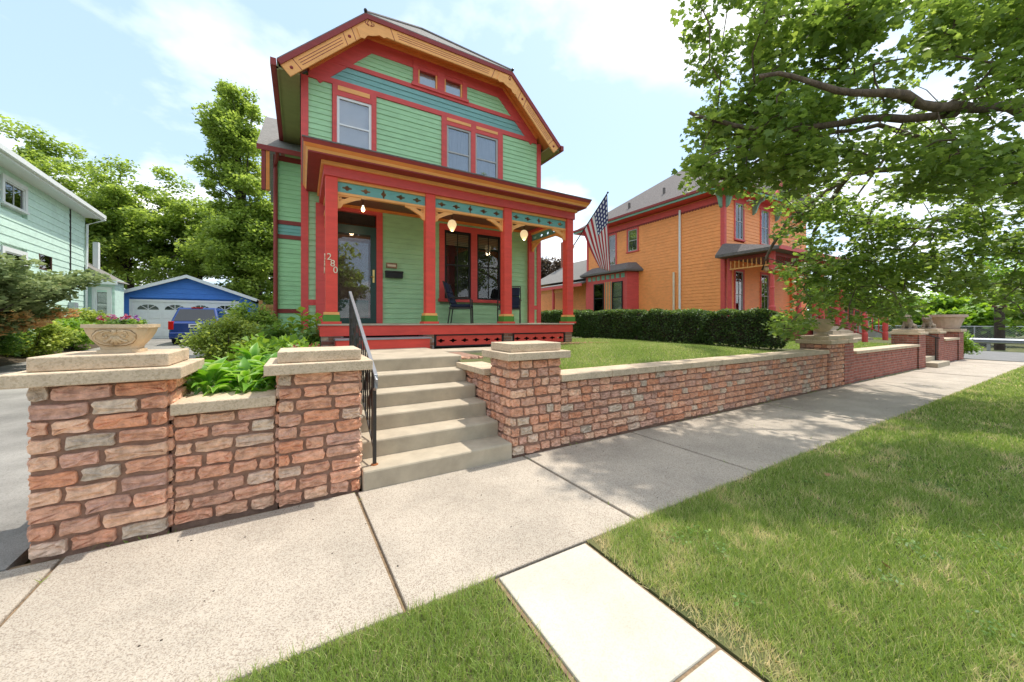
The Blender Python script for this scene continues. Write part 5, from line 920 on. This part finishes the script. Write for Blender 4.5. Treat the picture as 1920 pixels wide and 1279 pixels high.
for i, (a, c, lb) in enumerate(((4.35, 6.1, 'clipped hedge bush nearest the boundary pier'), (6.1, 8.2, 'clipped hedge bush second from the boundary pier'), (8.2, 11.0, 'clipped hedge bush below the orange side wall'), (11.0, 14.6, 'clipped hedge bush farthest back by the porch corner'))): hedge(a, c, 9.5, 10.5, .80, 1.78+.06*i, lb, 60+i)
shrub('low_shrub', (7.2, 11.8, .85), (.6, .6, .42), 'small rounded green shrub beyond the right porch corner', L_TREE, 30, 80, .06, .2, 66)
# juniper over the bed on the left
t = root('juniper', (-7.6, 14.2, .3), 'wide leaning juniper with browning lower branches at left', 'tree'); rng = np.random.default_rng(31); b = MB(); cc = []; rad = []; brown = []
b.tube([(-7.6, 14.2, .2), (-7.2, 14.0, 1.1), (-6.5, 13.7, 1.9)], [.16, .13, .07], 8)
for i in range(72):
    a = rng.uniform(-2.4, 1.4); L = rng.uniform(.6, 2.5); z = 1.25+1.15*rng.random()**.8+.22*L*rng.random(); p = np.array([-7.3+math.cos(a)*L*1.0, 13.9+math.sin(a)*L*.8, z])
    b.tube([(-7.25, 14.0, 1.0), (-7.25+.5*(p[0]+7.25), 14+.5*(p[1]-14), .9+.55*(z-.9)), tuple(p)], [.05, .03, .01], 5, False)
    for k in range(5): q = .55+.5*k/4; cc.append((-7.25+(p[0]+7.25)*q, 14+(p[1]-14)*q, .9+(z-.9)*(q**.7)+.05)); rad.append(.33); brown.append(1.0 if z < 1.75 and rng.random() < .55 else 0)
b.build('trunk', BARKD, t); per = 130; pos, var = clumps(cc, rad, per, .42, rng); br = np.repeat(brown, per); var = np.where(br > 0, .75+.25*rng.random(len(pos)), var*.62)
a = rng.normal(size=(len(pos), 3)); a[:, 0] += .9; a[:, 1] -= .3; a[:, 2] = a[:, 2]*.4+.15; a /= np.linalg.norm(a, axis=1)[:, None]; nz = rng.normal(size=a.shape); nz[:, 2] += 1; x_ = np.cross(a, nz); x_ /= np.linalg.norm(x_, axis=1)[:, None]
leaf_mesh('foliage', pos, .11*rng.uniform(.6, 1.3, len(pos)), var, 'spray', L_JUN, t, fr=(x_, a, np.cross(x_, a)), kindtag='stuff')
for i, (x, y, r_, h, lb, m) in enumerate(((-7.2, 11.0, .9, .5, 'dense green ground shrub lowest at the left edge', L_COVER), (-7.3, 13.0, .9, .6, 'green leafy shrub under the juniper', L_COVER), (-7.5, 15.4, .9, .6, 'green shrub behind the juniper trunk', L_COVER), (-7.2, 17.3, .8, .6, 'yellow green shrub left of the planter', L_BOX), (-7.3, 19.6, .7, .6, 'bright green shrub before the mint house corner', L_BRIGHT), (-7.75, 22.3, .55, .8, 'pale variegated shrub beside the mint house meter', L_BOX), (-8.9, 12.2, 1.0, .8, 'tall leafy shrub against the mint house wall', L_COVER))):
    shrub('garden_shrub', (x, y, .12+.02*(y-3.5)), (r_, r_*1.2, h), lb, m, 42, 110, .10, .3, 70+i, group='shrubs along the driveway')
# trees behind
tree('maple_tree', (-16, 39, .5), 16, (-15.8, 38, 10.0), (4.2, 4, 4.6), 'tall green tree above the mint house roof', L_TREE, 95, 300, .22, 1.1, seed=1, group='trees behind the houses')
tree('broad_tree', (-10.8, 37, .5), 13, (-11.2, 36, 8.2), (5.2, 4, 4.6), 'broad light green tree behind the garage left side', L_TREE, 120, 300, .22, 1.1, seed=2, group='trees behind the houses')
tree('broad_tree', (-6.5, 35, .5), 12, (-6.6, 35, 7.4), (3.9, 3.6, 4.6), 'light green tree rising behind the garage peak', L_TREE, 110, 300, .22, 1.0, seed=3, group='trees behind the houses')
tree('locust_tree', (-2.6, 31, .5), 18, (-3.0, 30, 7.5), (3.0, 2.6, 5.2), 'tall feathery tree left of the green house', L_TREE, 110, 300, .22, .9, seed=4, group='trees behind the houses')
tree('locust_tree', (-3.2, 30.5, .5), 19, (-3.9, 30, 13.8), (2.1, 1.8, 5.2), 'narrow tree top reaching highest left of the green house', L_TREE, 85, 240, .20, .75, seed=5, group='trees behind the houses')
tree('dark_tree', (-1.5, 36, .5), 9, (-1.2, 36, 4.4), (4.2, 3, 3.6), 'dark green tree behind the cedar gate', L_DARK, 90, 150, .32, 1.0, seed=6, group='trees behind the houses')
tree('dark_tree', (-18, 46, .5), 10, (-17, 46, 6), (6, 3, 4.5), 'dark green tree far behind the mint house', L_DARK, 80, 150, .4, 1.3, seed=7, group='trees behind the houses')
tree('bronze_tree', (22, 32, .5), 10, (22.3, 32, 5.8), (3.0, 2.6, 4.0), 'bronze leaved tree between the two houses', L_PURP, 90, 150, .26, .8, seed=8)
for i, (x, y, z, r_, lb) in enumerate(((41, 8.2, 1.6, 3.0, 'bright green tree behind the farther stone lion'), (46, 14.5, 3.2, 4.2, 'bright green tree behind the beige building gable'), (39, 5.0, 1.3, 2.2, 'bright green bushy tree right of the corner urn'), (52, 22, 4.2, 5.0, 'large bright tree beyond the beige building'), (58, 7, 4.0, 5.5, 'large bright tree far behind the guard rail'), (60, 33, 4.5, 5.5, 'far green tree beside the orange porch'), (50, -3, 4.0, 4.5, 'far green tree at the right edge'))):
    tree('street_tree', (x, y, -.1), 6, (x, y, z+.4), (r_, r_, r_*.72), lb, L_BRIGHT if i < 5 else L_TREE, 60, 110, .32, r_*.3, seed=20+i, group='trees beyond the cross street')
shrub('corner_shrub', (23.7, 3.7, -.03), (.55, .6, .62), 'bright green shrub hugging the corner brick pier', L_BRIGHT, 40, 90, .08, .25, 90)
shrub('low_shrub', (27, 11.5, .5), (1.6, .9, .35), 'low green planting in front of the beige building', L_BRIGHT, 40, 70, .12, .35, 91)
for i, (x, y) in enumerate(((-9, -21), (2.5, -23), (12, -20))): tree('opposite_tree', (x, y, 0), 11, (x, y, 6.2), (4.0, 3.4, 4.4), ('leftmost tree', 'middle tree', 'rightmost tree')[i]+' across the street behind the viewer', L_TREE, 70, 110, .4, 1.1, seed=40+i, group='trees across the street')
# ---- the big maple over the sidewalk
t = root('maple_tree', (10.7, -.3, 0), 'large maple overhanging the sidewalk from the right', 'tree')
def limb(pts, r0, r1, nm='limb', n=8):
    b = MB(); fine = []
    for a_, c_ in zip(pts, pts[1:]):
        for q in (0, .25, .5, .75): fine.append(Vector(a_).lerp(Vector(c_), q))
    fine.append(Vector(pts[-1])); k = len(fine); wv = random.random()*50
    fine = [p+Vector((mnoise.noise(p*1.3+Vector((wv, 0, 0))), mnoise.noise(p*1.3+Vector((0, wv, 0))), mnoise.noise(p*1.3+Vector((0, 0, wv)))))*(.09 if 0 < i < k-1 else 0) for i, p in enumerate(fine)]
    b.tube(fine, [(r0+(r1-r0)*(i/(k-1))**.8)*(1+.12*mnoise.noise(p*5)) for i, p in enumerate(fine)], n); b.build(nm, BARK, t, smooth=True)
limb([(10.7, -.3, -.1), (10.65, -.28, .4), (10.7, -.3, 1.6), (10.6, -.25, 2.8), (10.8, -.3, 4.2), (11, -.4, 6.5), (11.2, -.3, 9)], .36, .12, 'trunk', 12)
LIMBS = [[(10.6, -.25, 2.9), (9.4, .3, 3.8), (8.0, .8, 4.25), (6.7, 1.1, 4.02), (5.55, 1.37, 3.95), (5.0, 1.72, 4.12), (4.6, 2.2, 4.35)],
 [(6.9, 1.1, 4.05), (6.0, 1.75, 3.98), (5.3, 2.25, 3.9), (4.9, 2.6, 4.05), (4.5, 3.0, 4.3)],
 [(10.7, -.25, 3.4), (10.0, 1.4, 4.3), (9.3, 2.8, 4.4), (8.8, 3.7, 3.6), (8.5, 4.0, 2.6)],
 [(10.8, -.3, 4.4), (9.2, 1.0, 6.0), (7.6, 2.0, 6.6), (6.3, 2.8, 6.4)], [(10.9, -.3, 5), (9.0, -1.5, 6.4), (7.0, -2.2, 6.8)], [(10.9, -.3, 5.2), (12.5, 1.5, 6.6), (13.4, 3.0, 6.4), (13.6, 4.0, 5)],
 [(10.8, -.3, 4.0), (12.2, 1.0, 4.4), (13.0, 2.4, 3.9), (13.4, 3.2, 3.0)], [(11, -.4, 6.3), (12.5, -2, 7.6), (14, -3, 7.5)], [(10.0, 1.4, 4.3), (8.6, 2.2, 4.9), (7.3, 2.9, 4.6), (6.5, 3.3, 4.1)], [(9.3, 2.8, 4.4), (10.4, 3.8, 3.6), (11.2, 4.2, 2.7)]]
for i, L in enumerate(LIMBS): limb(L, (.10, .055, .09, .09, .09, .09, .08, .08, .05, .05)[i], .022)
LP = np.array([np.array(a)*(1-q)+np.array(c)*q for L in LIMBS for a, c in zip(L, L[1:]) for q in (0, .25, .5, .75)])
rng = np.random.default_rng(77); cl = []
def left_edge(v): return float(np.interp(v, [0, 60, 130, 220, 300, 340, 352, 400, 450, 520, 580, 640], [1305, 1300, 1312, 1325, 1320, 1300, 1400, 1462, 1500, 1530, 1450, 1455]))
def low_edge(u): return float(np.interp(u, [1290, 1330, 1400, 1440, 1560, 1640, 1700, 1760, 1830, 1920], [335, 345, 345, 640, 632, 590, 612, 560, 545, 600]))
while len(cl) < 430:
    u, v = rng.uniform(1290, 1990), rng.uniform(-60, 640)
    if u < left_edge(max(v, 0)) or v > low_edge(min(u, 1920)): continue
    if mnoise.noise(Vector((u*.013, v*.015, 4.2))) < -.06 and rng.random() < .9: continue
    if 1560 < u < 1760 and 60 < v < 190 and rng.random() < .7: continue
    if u > 1600 and 150 < v < 275 and rng.random() < .75: continue
    if v > 350 or rng.random() < .75: pass
    else: continue
    if v < 350: x = np.interp(u, [1290, 1600, 1990], [4.5, 5.6, 7.6])+rng.uniform(-.3, 1.6)
    else: x = np.interp(u, [1400, 1600, 1990], [7.6, 9.2, 10.2])+rng.uniform(-.6, 2.2)
    p = atX(u, v, float(x))
    if p.z > .95 and p.y < 6.0: cl.append(tuple(p))
for _ in range(34):
    u, v = rng.uniform(1295, 1470), rng.uniform(215, 348); p = atX(u, v, float(4.9+(u-1290)/200+rng.uniform(-.3, 1.2)))
    if u > left_edge(v)-10: cl.append(tuple(p))
for _ in range(46):
    u, v = rng.uniform(1470, 1800), rng.uniform(380, 610); p = atX(u, v, float(np.interp(u, [1400, 1800], [8.0, 10.0])+rng.uniform(-.6, 1.4)))
    if v < low_edge(u)-25: cl.append(tuple(p))
nv = len(cl)
while len(cl) < nv+110:
    p = np.array([rng.uniform(6.0, 16.5), rng.uniform(-5.5, 5.5), rng.uniform(4.6, 9.2)]); q = (p-np.array([10.6, 0, 6.4]))/np.array([6.2, 5.6, 3.2])
    if .25 < (q*q).sum() < 1 and not (p[0] < 6.0 and p[1] < 1.3): cl.append(tuple(p))
b = MB(); nodes = LP.copy(); cl.sort(key=lambda c: np.linalg.norm(LP-np.array(c), axis=1).min())
for c in cl:
    d_ = np.linalg.norm(nodes-np.array(c), axis=1); a = Vector(nodes[d_.argmin()]); c_ = Vector(c); nodes = np.vstack([nodes, [c]]); m_ = a.lerp(c_, .5)+Vector((random.uniform(-.1, .1), random.uniform(-.1, .1), .08*(c_-a).length)); b.tube([a, m_, c_], [.012, .010, .007], 4, False)
tag(b.build('twigs', BARK, t), kind='stuff')
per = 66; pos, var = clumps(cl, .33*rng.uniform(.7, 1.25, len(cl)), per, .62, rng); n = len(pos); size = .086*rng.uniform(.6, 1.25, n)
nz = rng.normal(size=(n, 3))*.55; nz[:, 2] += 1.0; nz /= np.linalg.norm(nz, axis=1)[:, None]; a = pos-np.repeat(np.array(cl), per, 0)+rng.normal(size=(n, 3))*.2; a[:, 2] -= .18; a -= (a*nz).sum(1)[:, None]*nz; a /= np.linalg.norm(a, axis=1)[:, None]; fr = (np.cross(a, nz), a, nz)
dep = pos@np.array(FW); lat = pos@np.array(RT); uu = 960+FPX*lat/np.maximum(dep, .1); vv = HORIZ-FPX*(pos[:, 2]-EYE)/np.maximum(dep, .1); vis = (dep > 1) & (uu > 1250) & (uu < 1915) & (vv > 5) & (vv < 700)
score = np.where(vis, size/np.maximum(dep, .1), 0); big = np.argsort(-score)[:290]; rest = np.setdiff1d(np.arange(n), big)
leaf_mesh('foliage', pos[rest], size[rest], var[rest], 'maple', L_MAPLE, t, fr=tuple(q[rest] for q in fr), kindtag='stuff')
sv, sf = leaf_shape('maple'); LM_ = []
for k in range(6):
    me = bpy.data.meshes.new('maple_leaf'); me.from_pydata([tuple(q) for q in sv], [], sf); me['shared'] = 1; at = me.attributes.new('var', 'FLOAT', 'POINT'); at.data.foreach_set('value', [.12+.14*k]*len(sv)); me.materials.append(L_MAPLE); LM_.append(me)
for i in big:
    o = bpy.data.objects.new('leaf', LM_[int(np.clip(var[i]*6, 0, 5))]); COL.objects.link(o); o.parent = t
    M_ = Matrix(((fr[0][i][0], fr[1][i][0], fr[2][i][0], 0), (fr[0][i][1], fr[1][i][1], fr[2][i][1], 0), (fr[0][i][2], fr[1][i][2], fr[2][i][2], 0), (0, 0, 0, 1)))
    o.matrix_local = Matrix.Translation(Vector(pos[i])-Vector((10.7, -.3, 0))) @ M_ @ Matrix.Scale(float(size[i]), 4)
# ---- grass
def grass(name, pts, h, wd, label, dry, seed, lean=.45):
    rng = np.random.default_rng(seed); n = len(pts); a = rng.normal(size=(n, 3))*lean; a[:, 2] = 1; a /= np.linalg.norm(a, axis=1)[:, None]; x_ = np.cross(a, rng.normal(size=(n, 3))); x_ /= np.linalg.norm(x_, axis=1)[:, None]; z_ = np.cross(x_, a)
    hh = h*rng.uniform(.5, 1.25, n); sv, sf = leaf_shape('blade'); k = len(sv)
    V = pts[:, None, :]+sv[None, :, 0:1]*x_[:, None]*np.broadcast_to(wd, (n,))[:, None, None]+sv[None, :, 1:2]*a[:, None]*hh[:, None, None]+sv[None, :, 2:3]*z_[:, None]*hh[:, None, None]*1.6
    F_ = (np.arange(n)[:, None, None]*k+np.array(sf)[None]).reshape(-1, 3); me = bpy.data.meshes.new(name); me.vertices.add(n*k); me.vertices.foreach_set('co', V.reshape(-1).astype(np.float32)); nf = len(F_); me.loops.add(nf*3); me.loops.foreach_set('vertex_index', F_.reshape(-1).astype(np.int32)); me.polygons.add(nf); me.polygons.foreach_set('loop_start', np.arange(0, nf*3, 3, dtype=np.int32)); me.update(calc_edges=True)
    var = np.clip(.28+.2*rng.normal(size=n)+dry, 0, 1); at = me.attributes.new('var', 'FLOAT', 'POINT'); at.data.foreach_set('value', np.repeat(var, k).astype(np.float32)); return tag(link(name, me, L_GRASS), label, 'grass', kind='stuff')
def nz2(p, s, o=0): return np.array([mnoise.noise(Vector((x*s, y*s, o))) for x, y in p])
def scatter(x0, x1, y0, y1, dens, rng): n = int((x1-x0)*(y1-y0)*dens); return np.stack([rng.uniform(x0, x1, n), rng.uniform(y0, y1, n)], 1)
rng = np.random.default_rng(123); parts = [scatter(a, c, -.6, 1.895, d, rng) for a, c, d in ((1.69, 3.2, 17000), (3.2, 5, 9500), (5, 8, 5000), (8, 14, 2300), (14, 24, 1000))]
p2 = np.concatenate(parts); wd = np.concatenate([np.full(len(q), w_) for q, w_ in zip(parts, (.0042, .006, .009, .014, .024))])
edge = np.exp(-(p2[:, 0]-1.68)/.10)+.6*np.exp(-(1.9-p2[:, 1])/.05); pn = nz2(p2, 2.6)+.7*nz2(p2, 8, 3); keep = rng.random(len(p2)) > np.clip(.62*edge+np.where(pn > .33, .35, 0), 0, .85); p2, wd, edge, pn = p2[keep], wd[keep], edge[keep], pn[keep]
grass('grass', np.column_stack([p2, np.full(len(p2), -.012)]), .062, wd, 'mown green grass strip right of the pale walkway slabs', np.clip(.5*edge, 0, .5)+.75*np.clip(pn-.02, 0, .6)+.35*(rng.random(len(p2)) < .22), 1)
p2 = scatter(-1.58, .975, .2, 1.895, 15000, rng); edge = np.exp(-(.985-p2[:, 0])/.06)+.6*np.exp(-(1.9-p2[:, 1])/.04); keep = rng.random(len(p2)) > np.clip(.6*edge, 0, .8); p2, edge = p2[keep], edge[keep]
grass('grass', np.column_stack([p2, np.full(len(p2), -.012)]), .066, .0042, 'mown green grass patch left of the pale walkway slabs', .4*np.clip(edge, 0, 1)+.35*np.clip(nz2(p2, 2.2)-.1, 0, .5)+.3*(rng.random(len(p2)) < .08), 2)
p2 = np.concatenate([scatter(2.75, 9.6, 3.82, 6.6, 3600, rng), scatter(2.75, 9.6, 6.6, 9.2, 1500, rng)]); p2 = p2[~((p2[:, 0] < 3.7) & (p2[:, 1] > 5.6))]
grass('grass', np.column_stack([p2, [yz(x, y) for x, y in p2]]), .045, .009, 'raised front lawn between the stone wall and hedge', .16+.25*nz2(p2, .8), 3)
p2 = scatter(11.5, 23.3, 3.85, 8.5, 500, rng); p2 = p2[~((p2[:, 0] > 17.6) & (p2[:, 0] < 21.4))]
grass('grass', np.column_stack([p2, np.full(len(p2), .73)]), .05, .02, 'neighbouring lawn behind the brick wall', .1*rng.random(len(p2)), 4)
# red gravel strip along the porch, weeds in joints, fallen leaves
rng = np.random.default_rng(8); b = MB()
for i in range(900): x, y = rng.uniform(2.3, 6.9), rng.uniform(6.55, 7.15); s = rng.uniform(.012, .03); b.ball((x, y, yz(x, y)+s*.4+.004), (s, s*.8, s*.6), 5, 3)
tag(b.build('gravel', GRAVEL, None), 'reddish gravel strip along the porch skirt', 'gravel', kind='stuff')
for i, (x, y, lb) in enumerate(((3.05, .75, 'brown fallen leaf on the sunny parkway grass'), (4.4, 1.5, 'brown fallen leaf in the shaded parkway grass'))):
    leaf_mesh('fallen_leaf', np.array([(x, y, .035)]), .055, np.array([.9]), 'maple', leafmat('dry_leaf%d' % i, (.16, .09, .04), (.19, .11, .05), (.22, .13, .06), .1), None, 1.5); tag(bpy.context.scene.collection.objects[-1], lb, 'leaf', 'fallen leaves')
# weeds along the wall foot and in the joints, grit on the paving
rng = np.random.default_rng(55); w1 = np.stack([rng.uniform(-1.4, 17, 500)**1, 3.445+rng.normal(size=500)*.012], 1); w1 = w1[(w1[:, 0] > 2.8) | (w1[:, 0] < .45)]; w1 = w1[nz2(w1, 1.3, 7) > .05]
jx = rng.choice(SX[8:], 260); jy = rng.uniform(1.95, 3.4, 260); w2 = np.stack([jx-.05*(jy-1.9)/1.54+rng.normal(size=260)*.004, jy], 1); w2 = w2[nz2(w2, 2.5, 9) > .12]; w3 = np.stack([rng.uniform(11.8, 16.9, 260), 3.42+rng.normal(size=260)*.03], 1)
p2 = np.concatenate([w1, w2, w3]); grass('weeds', np.column_stack([p2, np.full(len(p2), -.01)]), .05, .007, 'weeds growing at the wall foot and in sidewalk joints', .25*rng.random(len(p2)), 6, .9)
b = MB()
for i in range(160): x, y = rng.uniform(-2, 12), 1.95+1.5*rng.random()**.6; r_ = rng.uniform(.0025, .005); b.ball((x, y, .004+r_*.4), (r_*1.5, r_, r_*.7), 5, 3)
tag(b.build('grit', mat('dark_grit', (.09, .07, .05), rough=1), None), 'scattered dark grit on the sidewalk slabs', 'grit', kind='stuff')
cc = [(rng.uniform(1.9, 7), rng.uniform(.1, 1.75), .02) for _ in range(26)]; pos, var = clumps(cc, .10, 30, .12, rng); pos[:, 2] = rng.uniform(.012, .04, len(pos))
tag(leaf_mesh('clover', pos, .024, var, 'leaf', L_COVER, None, 1.4), 'small clover patches scattered through the parkway grass', 'clover', kind='stuff')
